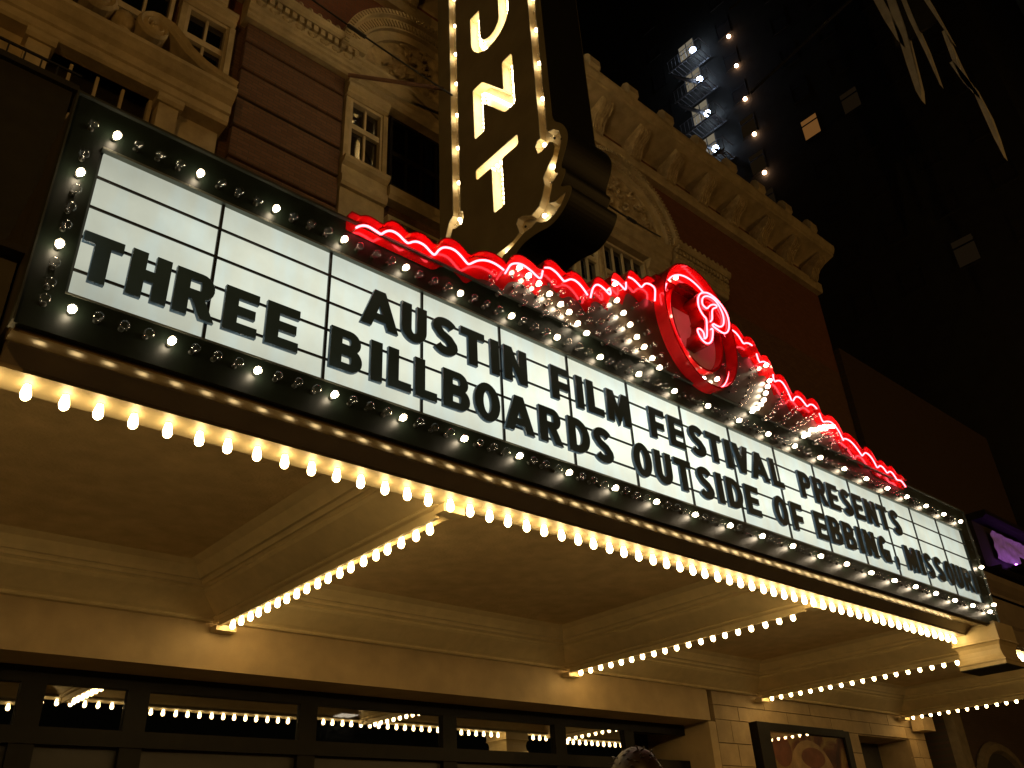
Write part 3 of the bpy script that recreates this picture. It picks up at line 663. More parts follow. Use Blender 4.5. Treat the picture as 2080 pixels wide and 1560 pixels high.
def place_letters(rows, text, line, z0, h):
    idx = 0
    for wd in words_of(text):
        for n, ch in enumerate(wd):
            c, x, w = rows[idx]; idx += 1
            assert c == ch, (c, ch)
            key = (c, round(w, 2))
            if key not in gl_cache:
                loops = [[(px*h, py*h) for px, py in lp] for lp in glyph(c, w/h)]
                gl_cache[key] = curve_mesh('letter', loops, .0155, letter_m, .0025)
            plain = wd.strip(',')
            if c == ',': lab, nm = 'navy plastic comma after %s on the lower line of the white board' % plain, 'comma'
            else: lab, nm = 'navy block letter %s, %s letter of %s on the %s line' % (c, ORD[n] if n < len(plain)-1 or n == 0 else 'last', plain, line), 'letter'
            link(nm, gl_cache[key], None, (x, -.049, z0 + random.uniform(-.004, .004)), (R(90), R(random.uniform(-.5, .5)), 0), label=lab, category='letter', group='changeable letters on the reader board')
place_letters(UPP, 'AUSTIN FILM FESTIVAL PRESENTS', 'upper', 5.532, .366)
place_letters(LOW, 'THREE BILLBOARDS OUTSIDE OF EBBING, MISSOURI', 'lower', 5.022, .366)

# ------------------------------------------------------------------ neon crest
crest = thing('neon_crest', 'scalloped dark crest with red neon edge and bulbs above the white board', 'sign')
SEG = [[[1.995,6.413],[2.022,6.444],[2.068,6.478],[2.117,6.489],[2.158,6.484],[2.208,6.474],[2.245,6.469],[2.265,6.495],[2.298,6.532],[2.335,6.558],[2.382,6.568],[2.434,6.558],[2.477,6.53],[2.521,6.511],[2.547,6.526],[2.582,6.558],[2.626,6.582],[2.68,6.586],[2.725,6.576],[2.77,6.543],[2.816,6.521],[2.839,6.544],[2.871,6.606],[2.918,6.658],[2.966,6.684],[3.032,6.7],[3.09,6.69],[3.147,6.656],[3.204,6.611],[3.228,6.609],[3.273,6.649],[3.325,6.698],[3.396,6.742],[3.479,6.772],[3.561,6.777],[3.623,6.767],[3.675,6.751]],
[[3.688,6.717],[3.724,6.782],[3.761,6.853],[3.812,6.899],[3.881,6.932],[3.94,6.942],[3.998,6.933],[4.065,6.915],[4.122,6.887],[4.181,6.873],[4.206,6.935],[4.222,6.997]],
[[4.258,7.055],[4.322,7.086],[4.374,7.087],[4.435,7.068],[4.484,7.035],[4.533,7.001],[4.579,7.036],[4.638,7.082],[4.704,7.098],[4.768,7.084],[4.828,7.045],[4.891,6.979]],
[[4.934,6.969],[4.962,7.053],[5.003,7.142],[5.062,7.203],[5.121,7.215],[5.199,7.191],[5.262,7.151],[5.286,7.166],[5.29,7.217],[5.268,7.266]],
[[5.335,7.39],[5.398,7.409],[5.468,7.395],[5.534,7.36],[5.563,7.348],[5.583,7.397],[5.593,7.472]],
[[5.658,7.576],[5.731,7.586],[5.812,7.558],[5.876,7.517],[5.934,7.596],[6.002,7.645],[6.093,7.656],[6.147,7.626],[6.128,7.534],[6.099,7.428]]]
CXC = 6.90
def smooth_path(p, it=1):
    for _ in range(it):
        q = [p[0]]
        for a, b in zip(p, p[1:]): q += [tuple(a[k]*.75+b[k]*.25 for k in range(len(a))), tuple(a[k]*.25+b[k]*.75 for k in range(len(a)))]
        p = q + [p[-1]]
    return p
allpts = sorted([tuple(p) for s in SEG for p in s if not (s is SEG[5] and p[1] < 7.6 and p[0] > 6.09) and not (p == [5.268, 7.266])])
def ztop(x):
    x = x if x <= CXC else 2*CXC - x
    if x <= allpts[0][0]: return allpts[0][1]
    for a, b in zip(allpts, allpts[1:]):
        if a[0] <= x <= b[0]:
            t = (x-a[0])/max(1e-6, b[0]-a[0]); return a[1]*(1-t)+b[1]*t
    return 7.75
N = 220
xs = [1.93 + (2*(CXC-1.93))*i/N for i in range(N+1)]
outl = [(x, ztop(x)+.085) for x in xs]
base_z = 6.522
band_bot = [(x, max(base_z-.13, ztop(x)-.19)) for x in xs]
# curved shell: leans out a little towards its base
def strip_mesh(top, bot, y0, y1, name, m, rows=1):
    b = MB(); v = []; f = []; n = len(top)
    for j in range(rows+1):
        t = j/rows
        for i in range(n): v.append((top[i][0]*(1-t)+bot[i][0]*t, y0*(1-t)+y1*t, top[i][1]*(1-t)+bot[i][1]*t))
    for j in range(rows):
        for i in range(n-1): f.append((j*n+i, j*n+i+1, (j+1)*n+i+1, (j+1)*n+i))
    b.add(v, f); return b
plate_bot = [(x, 6.528) for x in xs]
plate_top = [(x, max(z, 6.53)) for x, z in outl]
b = strip_mesh(plate_top, plate_bot, -.035, -.035, 'plate', crest_m)
b2 = strip_mesh(plate_top, plate_bot, .10, .10, 'plate', crest_m); b.add(b2.v, b2.f)
e1 = MB(); n = len(plate_top)
e1.add([(x, -.035, z) for x, z in plate_top] + [(x, .10, z) for x, z in plate_top], [(i, i+1, i+1+n, i+n) for i in range(n-1)])
b.add(e1.v, e1.f); b.build('plate', crest_m, crest)
strip_mesh([(x, z-.004) for x, z in plate_top], [(x, max(6.40, z)) for x, z in band_bot], -.0375, -.0375, 'neon_channel', red_m).build('neon_channel', red_m, crest)
lip = MB(); lip.add([(x, -.125, z+.003) for x, z in plate_top] + [(x, .105, z+.003) for x, z in plate_top] + [(x, .105, z+.018) for x, z in plate_top] + [(x, -.125, z+.018) for x, z in plate_top],
    [(k*n+i, k*n+i+1, ((k+1) % 4)*n+i+1, ((k+1) % 4)*n+i) for k in range(4) for i in range(n-1)])
lip.build('scalloped_lip', red_m, crest)
for sgn in (0, 1):
    for s in SEG:
        p = [(x if not sgn else 2*CXC-x, -.10, z) for x, z in s]
        p = smooth_path(p, 2)
        MB().tube(p, .0105, 8).build('neon_tube', neon, crest, True)
        for q in (p[2], p[len(p)//2], p[-3]): MB().tube([(q[0], -.04, q[2]), (q[0], -.088, q[2])], .006, 5).build('tube_support', steel, crest)
# radiating rows of bulbs on the crest
ROWB = [(1.507,7.367),(1.512,7.132),(1.426,6.999),(1.332,6.871),(1.238,6.75),(1.139,6.65),(1.023,6.55),(.902,6.47)]
ROWA = [(3.005,6.889),(2.887,6.844),(2.74,6.805),(2.60,6.743),(2.451,6.677),(2.327,6.63),(2.216,6.527),(2.092,6.466)]
for sgn in (-1, 1):
    for q in range(-2, 9):
        u = q/4; lit = q in (0, 4)
        for (bo, bz), (ao, az) in zip(ROWB, ROWA):
            o_, zz = bo+(ao-bo)*u, bz+(az-bz)*(u if u < 1 else 1+(u-1)*.55); xx = CXC+sgn*o_
            if not lit and (zz > ztop(xx)-.12 or zz < 6.42 or ((xx-6.86)/.80)**2 + ((zz-7.35)/.98)**2 < 1): continue
            if lit and zz > ztop(xx)+.06: continue
            place_bulb(crest, xx, -.038, zz, lit)
# medallion
med = link('medallion', None, crest); med['label'] = 'oval red medallion with a neon letter P'
MC, MZ, MW, MH = 6.86, 7.35, .70, .885
def oval(w, h, n=56): return [(MC + w*math.cos(2*math.pi*i/n), MZ + h*math.sin(2*math.pi*i/n)) for i in range(n)]
def oval_wall(name, w0, h0, w1, h1, y0, y1, m, parent):
    a, b_ = oval(w0, h0), oval(w1, h1); n = len(a); bb = MB()
    bb.add([(p[0], y0, p[1]) for p in a] + [(p[0], y1, p[1]) for p in a] + [(p[0], y1, p[1]) for p in b_] + [(p[0], y0, p[1]) for p in b_], [(k*n+i, k*n+(i+1) % n, ((k+1) % 4)*n+(i+1) % n, ((k+1) % 4)*n+i) for k in range(4) for i in range(n)])
    return bb.build(name, m, parent, False)
bb = MB(); o = oval(MW-.02, MH-.02); bb.add([(p[0], -.03, p[1]) for p in o] + [(p[0], .09, p[1]) for p in o], [tuple(range(len(o))), tuple(range(2*len(o)-1, len(o)-1, -1))] + [(i, (i+1) % len(o), (i+1) % len(o)+len(o), i+len(o)) for i in range(len(o))])
bb.build('drum', red_m, med)
oval_wall('rim', MW, MH, MW-.022, MH-.022, -.20, .092, red_m, med)
oval_wall('inner_ring', .50, .63, .47, .60, -.13, -.031, red_m, med)
o = oval(.465, .595); MB().add([(p[0], -.036, p[1]) for p in o], [tuple(range(len(o)))]).build('disc', disc_m, med)
ringp = [(MC+.06+(.63)*math.cos(R(a)), -.085, MZ-.01+(.81)*math.sin(R(a))) for a in range(-100, 232, 6)]
MB().tube(ringp, .0105, 8).build('neon_ring', neon, med, True)
P1 = [[6.748,7.071],[6.769,7.067],[6.807,7.102],[6.834,7.162],[6.859,7.28],[6.887,7.409],[6.84,7.423],[6.785,7.477],[6.759,7.551],[6.771,7.641],[6.816,7.73],[6.878,7.792],[6.946,7.831],[7.036,7.862],[7.13,7.858],[7.23,7.831],[7.311,7.777],[7.376,7.707],[7.399,7.619],[7.388,7.519],[7.349,7.425],[7.288,7.358],[7.218,7.322],[7.146,7.319],[7.068,7.33],[7.001,7.341],[6.99,7.362],[7.026,7.389],[7.094,7.383],[7.181,7.401],[7.252,7.464],[7.284,7.555],[7.289,7.635],[7.259,7.719],[7.197,7.799],[7.108,7.822],[7.009,7.806],[6.913,7.751],[6.867,7.683],[6.853,7.608],[6.894,7.586],[6.95,7.58],[7.002,7.645],[7.089,7.709],[7.167,7.733],[7.187,7.72],[7.153,7.683],[7.084,7.645],[7.044,7.585],[7.03,7.51],[7.011,7.443],[6.963,7.394]]
P2 = [[6.936,7.269],[6.986,7.306],[6.955,7.194],[6.923,7.115],[6.864,7.043],[6.786,7.005],[6.722,7.013],[6.667,7.056],[6.638,7.118],[6.641,7.152],[6.676,7.178],[6.732,7.179],[6.767,7.144],[6.759,7.092],[6.769,7.067]]
for P in (P1, P2): MB().tube(smooth_path([(x, -.262, z) for x, z in P], 2), .0105, 8).build('neon_letter', neon, med, True)
pbox = [ribbon([(6.70,7.09),(6.79,7.06),(6.86,7.16),(6.93,7.30),(6.95,7.45),(6.93,7.60),(6.92,7.68)], .155)]
bowl = [ribbon(arc(7.07, 7.585, .245, .215, 175, -140, 22), .13)]
for k, lp in enumerate(pbox + bowl):
    me = curve_mesh('letter_box', [lp], .105 - .003*k, red_m, .002); link('letter_box', me, med, (0, -.14, 0), ROT_XZ, label='raised red script letter P')
for a in (112, 150, 180, 206, 238, 268, 300, 330, 20, 60):
    place_bulb(med, MC+.565*math.cos(R(a)), -.031, MZ+.735*math.sin(R(a)), a in (112, 180, 238, 268, 300))

# ------------------------------------------------------------------ vertical blade sign
blade = thing('blade_sign', 'tall olive vertical blade sign with glowing cut-out letters and bulb-lit scroll edge', 'sign')
XL, XR = 6.40, 7.40
RC = [[1.801,11.817],[1.875,11.808],[1.926,11.726],[1.885,11.545],[1.786,11.522],[1.697,11.559],[1.608,11.595],[1.544,11.531],[1.514,11.427],[1.559,11.265],[1.653,11.156],[1.795,11.004],[1.812,10.966],[1.798,10.828],[1.873,10.629],[1.957,10.488],[2.13,10.434],[2.348,10.57],[2.435,10.579],[2.485,10.499],[2.439,10.343],[2.429,10.287],[2.61,10.207],[2.788,10.197],[2.999,10.205],[3.02,9.9],[2.95,9.85],[2.826,10.085],[2.617,10.113],[2.439,10.17],[2.32,10.215],[2.151,10.202],[2.035,10.246],[1.934,10.154],[1.803,10.102],[1.667,10.118],[1.497,10.217],[1.377,10.349],[1.386,10.381],[1.506,10.369],[1.615,10.348],[1.731,10.405],[1.706,10.511],[1.651,10.646],[1.626,10.753],[1.497,10.821],[1.482,10.835],[1.556,10.903],[1.563,10.959],[1.495,11.087],[1.406,11.277],[1.344,11.464],[1.391,11.661],[1.504,11.781],[1.614,11.816],[1.635,11.863]]
# the two lines of the lower lobe near the end are ordered so the outline stays simple
RCo = [(1.813, 20.6)] + [tuple(p) for p in RC] + [(1.635, 20.6)]
LC = [(4.082,20.6),(4.078,14.2),(4.070,11.753),(4.191,11.669),(4.303,11.406),(4.33,11.2),(4.20,11.15),(4.163,11.302),(4.089,11.461),(4.02,11.415),(3.848,11.411),(3.775,11.528),(3.805,11.674),(3.862,11.700),(3.862,14.0),(3.866,20.6)]
OUT = [(1.50,20.9),(1.50,12.3),(1.50,11.95),(1.30,11.75),(1.20,11.46),(1.26,11.24),(1.40,11.0),(1.42,10.88),(1.32,10.80),(1.40,10.66),(1.50,10.55),(1.27,10.44),(1.25,10.33),(1.40,10.13),(1.62,9.99),(1.82,9.97),(2.0,10.02),(2.36,10.03),(2.60,9.9),(2.75,9.6),(2.9,7.4),(4.46,7.4),(4.46,20.9)]
OUT = OUT[:1] + smooth_path(OUT[1:-3], 2) + OUT[-3:]
def ur(pts): return [(-p[0], p[1]) for p in pts]      # (y,z) -> local XY for ROT_YZ
def ch_letter(ch, z0, h=1.27, y0=3.41, w=1.10):
    s = .27; 
    lp = glyph(ch, w/h, s/h, .24/h)
    return [[(y0 - px*h, z0 + py*h) for px, py in l] for l in lp]
LETS = [('T', 11.06), ('N', 13.07), ('U', 15.10), ('O', 17.13), ('M', 19.16)]
def round_loop(lp, r=.055):
    q = []; n = len(lp)
    for i, p in enumerate(lp):
        a = Vector(lp[i-1]) - Vector(p); c = Vector(lp[(i+1) % n]) - Vector(p)
        k = min(r, a.length*.45, c.length*.45); a.normalize(); c.normalize(); v = Vector(p)
        if n < 20:
            for t in (0, .5, 1): q.append(tuple((v+a*k)*(1-t)**2 + v*2*t*(1-t) + (v+c*k)*t*t))
        else: q.append(tuple(p))
    return q
def glyph_loops():
    out = []
    for ch, z0 in LETS: out.append((ch, z0, [round_loop(l) for l in ch_letter(ch, z0)]))
    return out
GL = glyph_loops()
# strokes on which the bulbs sit, in (y, z)
def strokes(ch, z0):
    a, b, h = 3.41-.135, 3.41-1.10+.135, 1.27
    if ch == 'T': return [[(3.41-.1, z0+h-.12), (2.31+.1, z0+h-.12)], [(2.86, z0+h-.32), (2.86, z0+.10)]]
    if ch == 'N': return [[(a, z0+.08), (a, z0+h-.08)], [(a-.06, z0+h-.16), (b+.06, z0+.16)], [(b, z0+.08), (b, z0+h-.08)]]
    if ch == 'U': return [[(a, z0+h-.08), (a, z0+.55)] + [(2.86 + .415*math.cos(R(t)), z0+.55+.44*math.sin(R(t))) for t in range(-15, -180, -15)][::1][:0] + [(2.86+.415*math.cos(R(t)), z0+.55+.43*math.sin(R(t))) for t in range(0, -181, -20)] + [(b, z0+.55), (b, z0+h-.08)]]
    if ch == 'O': return [[(2.86+.415*math.cos(R(t)), z0+.635+.52*math.sin(R(t))) for t in range(0, 361, 15)]]
    return [[(a, z0+.08), (a, z0+h-.08)], [(a-.05, z0+h-.15), (2.86, z0+.3), (b+.05, z0+h-.15)], [(b, z0+h-.08), (b, z0+.08)]]
plate_loops = [ur(OUT), ur(RCo), ur(LC)]
for ch, z0, lps in GL: plate_loops += [ur(l) for l in lps]
for side in (0, 1):
    X = XL if not side else XR
    me = curve_mesh('face_plate', plate_loops, .004, blade_m)
    link('face_plate', me, blade, (X, 0, 0), ROT_YZ)
    dirx = 1 if not side else -1
    def pan(loops, depth, name, lab=None):
        b = MB()
        for lp in loops:
            n = len(lp); b.add([(X+dirx*.005, y, z) for y, z in lp] + [(X+dirx*depth, y, z) for y, z in lp], [(i, (i+1) % n, (i+1) % n+n, i+n) for i in range(n)])
        me2 = b.mesh(name, pan_m)
        o_ = link(name, me2, blade)
        if lab: o_['label'] = lab
        bk = curve_mesh(name, [ur(l) for l in loops], .003, pan_m); link('channel_back', bk, blade, (X+dirx*depth, 0, 0), ROT_YZ)
        return o_
    pan([RCo], .13, 'bulb_channel', 'open bulb channel along the street edge'); pan([LC], .13, 'bulb_channel', 'open bulb channel along the building edge')
    for ch, z0, lps in GL: pan(lps, .20, 'letter_pan', 'glowing open channel letter %s' % ch)
ow = MB(); n = len(OUT)
ow.add([(XL+.004, y, z) for y, z in OUT] + [(XR-.004, y, z) for y, z in OUT], [(i, (i+1) % n, (i+1) % n+n, i+n) for i in range(n)])
ow.build('edge_wall', principled('blade_edge_enamel', (.012, .012, .009), .5, dirt=.2), blade)
def rotated_bulb(me_name, core_mat, r):
    b = MB(); b.lathe([(0,.02),(.02,.02)], (-1,0,0), (0,0,0), 8, 1); b.lathe([(.02,.015),(.035,.024),(.055,r),(.075,r*.9),(.09,r*.45),(.094,0)], (-1,0,0), (0,0,0), 8, 0)
    return b.mesh(me_name, [core_mat, socket_m], True)
PANB = rotated_bulb('bulb', pan_glow, .03); CHB = rotated_bulb('bulb', chan_glow, .036); CHU = rotated_bulb('bulb', bulb_glass, .036)
def along(path, step):
    out = []; acc = 0.0; out.append(path[0])
    for a, c in zip(path, path[1:]):
        d = math.dist(a, c); t = step - acc
        while t <= d:
            out.append((a[0]+(c[0]-a[0])*t/d, a[1]+(c[1]-a[1])*t/d)); t += step
        acc = (acc + d) % step
    return out
for side in (0, 1):
    X = XL+.195 if not side else XR-.195; rot = None if not side else (0, 0, math.pi)
    for ch, z0 in LETS:
        for st in strokes(ch, z0):
            for y, z in along(st, .105): link('bulb', PANB, blade, (X, y, z), rot)
    X = XL+.126 if not side else XR-.126
    zz = 11.63; k = 0
    while zz < 20.4:
        for col, y in ((0, 3.972), (1, 1.725)):
            if col == 1 and zz < 11.95: continue
            o_ = link('bulb', CHB if (k % 4 == 0 and col == 0) or (col == 1 and k % 4 == 1) else CHU, blade, (X, y, zz), rot)
        zz += .2155; k += 1
    for y, z, lt in ((1.78,11.70,1),(1.60,11.74,0),(1.45,11.60,0),(1.47,11.30,0),(1.64,11.12,1),(1.74,10.90,0),(1.66,10.80,0),(1.77,10.56,0),(1.92,10.32,1),(1.62,10.24,0),(1.80,10.25,0),(2.40,10.45,0),(2.32,10.30,0),(2.80,10.14,1),(4.08,11.56,0),(3.93,11.54,1),(4.2,11.35,0)):
        link('bulb', CHB if lt else CHU, blade, (X, y, z), rot)

# guy wires that hold the blade
def wire(a, b, r, label, sag=.0):
    pts = [tuple(a[k]*(1-t)+b[k]*t - (sag*4*t*(1-t) if k == 2 else 0) for k in range(3)) for t in [i/10 for i in range(11)]]
    bld = MB().tube(pts, r, 6); q = pts[4]
    bld.tube([pts[4], pts[5]], r*2.2, 6)
    bld.build('guy_wire', black_iron, None, label=label, category='wire', group='guy wires staying the blade sign')
wire((3.2, 5.36, 17.0), (6.40, 4.02, 14.75), .018, 'dark guy wire from upper left brickwork to the blade sign', .05)
wire((7.40, 1.75, 11.2), (14.6, 5.30, 16.2), .018, 'dark guy wire crossing the arch right of the blade sign', .05)
MB().tube([(4.68, 5.05, 15.0), (6.42, 4.3, 15.2)], .04, 8).build('brace_rod', principled('rusty_rod', (.13, .06, .03), .7), None, label='short rusty brace rod from dentil cornice to blade sign', category='rod')

# ------------------------------------------------------------------ neighbours to the right
nb = thing('neighbour_building', 'dark brick neighbour with arched opening beyond the theatre pier', 'building')
nb_brick = brick_mat('darkened_brick', (0.05, 0.026, 0.016), (0.06, 0.032, 0.02), (0.04, 0.03, 0.02))  # brick colour darkened to keep this wall dim under the right lamp
box('wall', nb_brick, nb, 23.42, 35.0, 5.2, 9, 0.13, 16.0)
a_ = [(24.2,.2)] + [(26.0+1.8*math.cos(R(t)), 2.2+1.7*math.sin(R(t))) for t in range(180, -1, -12)] + [(27.8,.2)]
MB().extrude(a_, 'y', 5.12, 5.19).build('arched_opening', dark_fill, nb)
MB().tube([(x, 5.14, z) for x, z in a_], .16, 6).build('arch_surround', MATS.get('sooty_stone') or principled('sooty_stone', (.16, .12, .07), .85, dirt=.3), nb)
box('pilaster', principled('sooty_stone', (.16, .12, .07), .85, dirt=.3), nb, 23.42, 23.9, 4.95, 5.2, .13, 8.2)
for z, y in ((7.9, 2.75), (9.45, 2.7)): MB().extrude([(5.2,z),(y+.1,z),(y,z+.08),(y,z+.2),(5.2,z+.25)], 'x', 23.9, 35).build('cornice', dark_wood, nb)  # cornices coloured near-black so the purple wash does not show on them
fz = MB(); v = []; f = []; nx, nz = 60, 12
for j in range(nz+1):
    for i in range(nx+1):
        X_, Z_ = 24.75+8*i/nx, 8.42+.86*j/nz
        v.append((X_, 3.05-.05*abs(math.sin(5*X_)*math.sin(9*Z_+X_*2)) - (.06 if j in (0, nz) else 0), Z_))
for j in range(nz):
    for i in range(nx): f.append((j*(nx+1)+i, j*(nx+1)+i+1, (j+1)*(nx+1)+i+1, (j+1)*(nx+1)+i))
fz.add(v, f).build('frieze', principled('pale_frieze', (.55, .5, .52), .7, var=.2, scale=5, bump=.5, bscale=9), nb, True, label='carved frieze washed in purple light')
box('frieze_backing', dark_fill, nb, 23.9, 35, 3.12, 5.2, 8.15, 9.45)
box('light_strip', purple, nb, 24.6, 32.6, 2.60, 2.63, 8.16, 8.19); box('trough', dark_wood, nb, 24.5, 32.7, 2.44, 2.72, 8.02, 8.13); box('trough_lip', dark_wood, nb, 24.5, 32.7, 2.42, 2.439, 8.02, 8.30)
fin = thing('fin_sign', 'unlit blade sign of pale curved metal fins hanging to a pointed tip', 'sign')
FX = 22.0
def finblade(pts, w, nm='fin', lab=None):
    b = MB(); sec = []; n = len(pts)
    for i, p in enumerate(pts):
        ww = w*(1-abs(2*i/(n-1)-.75)*.55) if i < n-1 else .004
        sec += [(FX-.10, p[0]-ww/2, p[1]), (FX-.10, p[0]+ww/2, p[1]), (FX+.16, p[0]+ww/2, p[1]), (FX+.16, p[0]-ww/2, p[1])]
    f = [(i*4+k, i*4+(k+1) % 4, (i+1)*4+(k+1) % 4, (i+1)*4+k) for i in range(n-1) for k in range(4)] + [(3,2,1,0)]
    b.add(sec, f).build(nm, fin_m, fin)
finblade([(.10,28.2),(-.03,26.94),(-.10,25.9),(-.19,24.75),(-.24,24.2)], .30)
finblade([(-.55,29.0),(-.42,27.0),(-.32,25.0),(-.20,23.4),(-.13,22.37),(-.1,21.9)], .30)
finblade([(-.85,29.0),(-.75,27.2),(-.72,25.2),(-.75,23.6),(-.73,22.05)], .16)
finblade([(-1.15,30.0),(-1.2,27.0),(-1.35,25.2),(-1.5,23.24)], .16)
finblade([(-1.40,23.9),(-1.36,22.6),(-1.38,21.79),(-1.50,21.0),(-1.55,20.7)], .16)
finblade([(-1.25,22.6),(-1.40,21.6),(-1.55,20.83)], .18)
finblade([(-1.50,21.2),(-1.52,20.0),(-1.50,19.2),(-1.48,18.43)], .15)
MB().box(FX-.06, FX+.06, -1.35, .0, 24.5, 34).build('spine', tower_m, fin)
MB().tube([(FX, -.2, 28), (FX, 5.2, 27)], .06, 6).build('support_arm', black_iron, fin); MB().tube([(FX+.1, -.5, 32), (FX+.1, 5.2, 32)], .06, 6).build('support_arm', black_iron, fin)

tw = thing('hotel_tower', 'tall dark hotel tower with few lit windows and an iron fire escape', 'building')
TX = 36.0
box('wall', tower_m, tw, TX, TX+26, -.5, 30, 0.13, 70)
wf = {}
def tower_window(y, z, w=.95, h=1.45, glow=None, lab=None):
    o_ = link('window', MB().box(-.06, .02, -w/2-.06, w/2+.06, -h/2-.10, -h/2).mesh('window', tower_m) if 'sill' not in wf else wf['sill'], tw, (TX, y, z)); wf['sill'] = o_.data
    key = glow.name if glow else 'dark'
    if key not in wf: wf[key] = MB().box(-.012, -.004, -w/2, w/2, -h/2, h/2).mesh('pane', glow or dark_fill)
    p = link('pane', wf[key], o_)
    if 'bar' not in wf: wf['bar'] = MB().box(-.03, -.013, -w/2, w/2, h*.20, h*.20+.09).box(-.03, -.013, -w/2-.05, -w/2, -h/2, h/2).box(-.03, -.013, w/2, w/2+.05, -h/2, h/2).mesh('sash_bar', black_iron)
    link('sash_bar', wf['bar'], o_)
    if lab: o_['label'] = lab
LITW = {(2, 4): (lit_amber, 'amber lit window'), (3, 4): (lit_dim, 'dim lit window'), (1, 3): (lit_dim, 'dim lit window'), (1, 4): (lit_dim, None), (1, 5): (lit_dim, None), (4, 0): (lit_dim, None)}
cols = [17.6, 12.15, 8.60, 6.15, 3.6, 1.0]
for ci, y in enumerate(cols):
    for k in range(11):
        g, lab = LITW.get((ci, k), (None, None))
        tower_window(y, 25.2 + 3.0*k, glow=g, lab=lab)
# fire escape landings with cold lamps, lit windows behind
fe = thing('fire_escape', 'iron fire escape with cold white lamps zigzagging down the dark tower', 'fire escape')
import itertools
LZ = [48.55, 45.70, 42.60, 39.55]; LY = 14.40
for k, z in enumerate(LZ + [36.6, 33.6]):
    g = MB()
    for i in range(9): g.box(TX-1.15, TX-.02, LY-.9+i*.3, LY-.86+i*.3, z-.95, z-.90)
    g.box(TX-1.18, TX-1.12, LY-1.0, LY+1.7, z-.98, z-.88); g.box(TX-.1, TX-.05, LY-1.0, LY+1.7, z-.98, z-.88)
    L_ = g.build('landing', iron, fe)
    rl = MB(); rl.box(TX-1.17, TX-1.14, LY-1.0, LY+1.7, z+.05, z+.08); rl.box(TX-1.17, TX-.02, LY-1.0, LY-.97, z+.05, z+.08)
    for i in range(10): rl.box(TX-1.165, TX-1.145, LY-1.0+i*.29, LY-.98+i*.29, z-.9, z+.05)
    rl.build('railing', iron, L_)
    if k < 5:
        stp = MB(); stp.tube([(TX-.85, LY+1.6, z-.9), (TX-.85, LY-.6, z-3.7)], .05, 5); stp.tube([(TX-.35, LY+1.6, z-.9), (TX-.35, LY-.6, z-3.7)], .05, 5)
        for i in range(10): t = (i+.5)/10; stp.box(TX-.85, TX-.35, LY+1.6-2.2*t-.1, LY+1.6-2.2*t+.1, z-.9-2.8*t-.015, z-.9-2.8*t+.015)
        stp.build('stair', iron, fe)
    if k < 4:
        wv = link('window', MB().box(-.05, -.02, -.06, 1.26, -.06, 0).box(-.05, -.02, -.06, 0, 0, 1.5).box(-.05, -.02, 1.2, 1.26, 0, 1.5).box(-.045, -.02, .57, .63, 0, 1.5).box(-.045, -.02, 0, 1.2, .72, .78).mesh('window', iron), tw, (TX, LY+.05, z+.45))
        link('pane', MB().box(-.018, -.008, 0, 1.2, 0, 1.5).mesh('pane', lit_pale), wv)
        lm = MB().lathe([(0,.0),(.06,.18),(.18,.22),(.30,.15),(.36,0)], (-1,0,0), (TX-.5, LY-.15, z+.02), 10).build('lamp', led, fe, True); lm['label'] = 'cold white bulkhead lamp'
        ld = bpy.data.lights.new('cold_light', 'POINT'); ld.energy = 6; ld.color = (.72, .82, 1); ld.shadow_soft_size = .15
        lo = bpy.data.objects.new('cold_light', ld); COL.objects.link(lo); lo.parent = fe; lo.location = (TX-.9, LY+.1, z+.1)
for k, z in enumerate((48.0, 45.2, 42.2, 39.2, 36.1)):
    lm = MB().lathe([(0,0),(.04,.10),(.12,.13),(.20,.09),(.23,0)], (-1,0,0), (TX-.02, 11.85, z), 10).build('wall_lamp', warm_lamp, tw, True); lm['label'] = 'small warm lamp over a window'

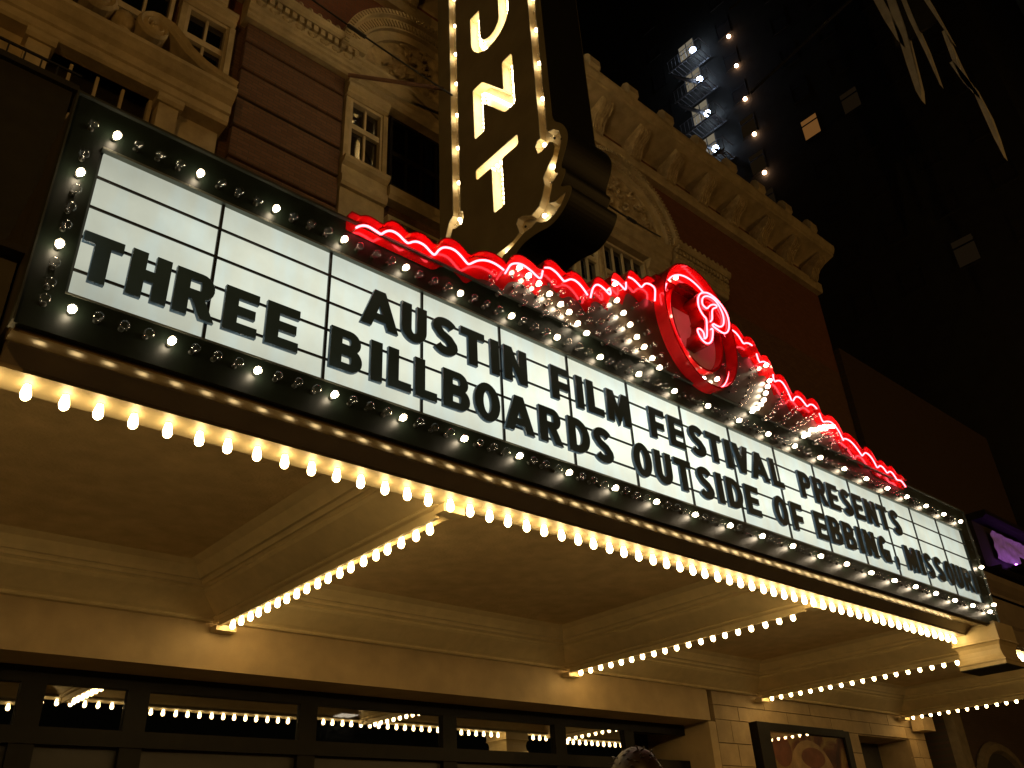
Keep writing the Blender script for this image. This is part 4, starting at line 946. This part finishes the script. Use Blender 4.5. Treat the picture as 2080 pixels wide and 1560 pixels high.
# ------------------------------------------------------------------ person under the canopy, only the hair shows
def person(x, y, z, rz):
    t = thing('person', 'dark haired person in a dark jacket standing under the canopy facing the doors', 'person', None, (x, y, z)); t.rotation_euler = (0, 0, rz)
    V = {'pel': (0,0,.98,.15), 'sp': (0,.01,1.2,.15), 'ch': (0,0,1.42,.17), 'nk': (0,0,1.58,.062), 'hd': (0,-.01,1.68,.085), 'ht': (0,-.01,1.80,.075),
         'sl': (-.19,0,1.50,.075), 'el': (-.26,.03,1.22,.052), 'wl': (-.25,-.06,.97,.036), 'hl': (-.25,-.09,.87,.034), 'sr': (.19,0,1.50,.075), 'er': (.26,.03,1.22,.052), 'wr': (.25,-.06,.97,.036), 'hr': (.25,-.09,.87,.034),
         'tl': (-.10,0,.88,.10), 'kl': (-.11,-.02,.50,.065), 'al': (-.11,.02,.09,.045), 'fl': (-.11,-.14,.05,.042), 'tr': (.10,0,.88,.10), 'kr': (.11,-.02,.50,.065), 'ar': (.11,.02,.09,.045), 'fr': (.11,-.14,.05,.042)}
    E_ = [('pel','sp'),('sp','ch'),('ch','nk'),('nk','hd'),('hd','ht'),('ch','sl'),('sl','el'),('el','wl'),('wl','hl'),('ch','sr'),('sr','er'),('er','wr'),('wr','hr'),('pel','tl'),('tl','kl'),('kl','al'),('al','fl'),('pel','tr'),('tr','kr'),('kr','ar'),('ar','fr')]
    ks = list(V); me = bpy.data.meshes.new('body'); me.from_pydata([V[k][:3] for k in ks], [(ks.index(a), ks.index(b_)) for a, b_ in E_], [])
    ob = link('body', me, t); ob.modifiers.new('skin', 'SKIN'); s = ob.modifiers.new('sub', 'SUBSURF'); s.levels = 2; s.render_levels = 2
    for i, k in enumerate(ks): sv = me.skin_vertices[0].data[i]; sv.radius = (V[k][3], V[k][3]*(.72 if k in ('sp','ch','pel') else 1)); sv.use_root = (k == 'pel')
    dg = bpy.context.evaluated_depsgraph_get(); m2 = bpy.data.meshes.new_from_object(ob.evaluated_get(dg)); ob.modifiers.clear(); ob.data = m2
    skin = principled('skin', (.45, .27, .19), .5, var=.05); jk = principled('dark_jacket', (.02, .02, .025), .8); tr_ = principled('dark_trousers', (.03, .03, .04), .8)
    m2.materials.clear(); [m2.materials.append(q) for q in (skin, jk, tr_)]
    for p in m2.polygons:
        c = p.center; p.use_smooth = True
        p.material_index = 0 if (c.z > 1.575 or (abs(c.x) > .2 and c.z < .95)) else (1 if c.z > .93 else 2)
    hb = MB(); rr = random.Random(3); v = []; f = []; nu, nv = 20, 9
    for j in range(nv+1):
        ph = math.pi*.62*j/nv
        for i in range(nu):
            th = 2*math.pi*i/nu; k = 1+.05*rr.random()
            v.append((.098*k*math.sin(ph)*math.cos(th), .118*k*math.sin(ph)*math.sin(th)+.005, 1.735+.135*k*math.cos(ph)))
    for j in range(nv):
        for i in range(nu): f.append((j*nu+i, j*nu+(i+1) % nu, (j+1)*nu+(i+1) % nu, (j+1)*nu+i))
    hb.add(v, f)
    for i in range(160):
        ph = math.pi*.55*math.sqrt(rr.random()); th = 2*math.pi*rr.random()
        b0 = Vector((.099*math.sin(ph)*math.cos(th), .119*math.sin(ph)*math.sin(th)+.005, 1.735+.137*math.cos(ph))); d = (b0-Vector((0,.005,1.70))).normalized()
        e = Vector((rr.uniform(-1,1), rr.uniform(-1,1), rr.uniform(-.6,.4)))
        hb.tube([b0, b0+d*.004+e*.010, b0+d*.005+e*.022], [.004,.003,.0008], 3)
    hb.build('hair', principled('dark_brown_hair', (.025, .014, .008), .45), t, True)
    for sx in (-1, 1):
        MB().lathe([(0,.012),(.006,.012),(.010,0)], (0,-1,0), (sx*.032, -.088, 1.70), 8).build('eye', principled('eye', (.6, .6, .6), .2), t)
        MB().lathe([(0,.03),(.02,.026),(.026,0)], (sx,0,0), (sx*.080, 0, 1.69), 8).build('ear', skin, t, True)
    MB().tube([(0,-.085,1.71),(0,-.105,1.685),(0,-.115,1.665),(0,-.09,1.655)], [.008,.012,.016,.01], 6).build('nose', skin, t, True)
person(1.75, -2.74, .13, R(165))
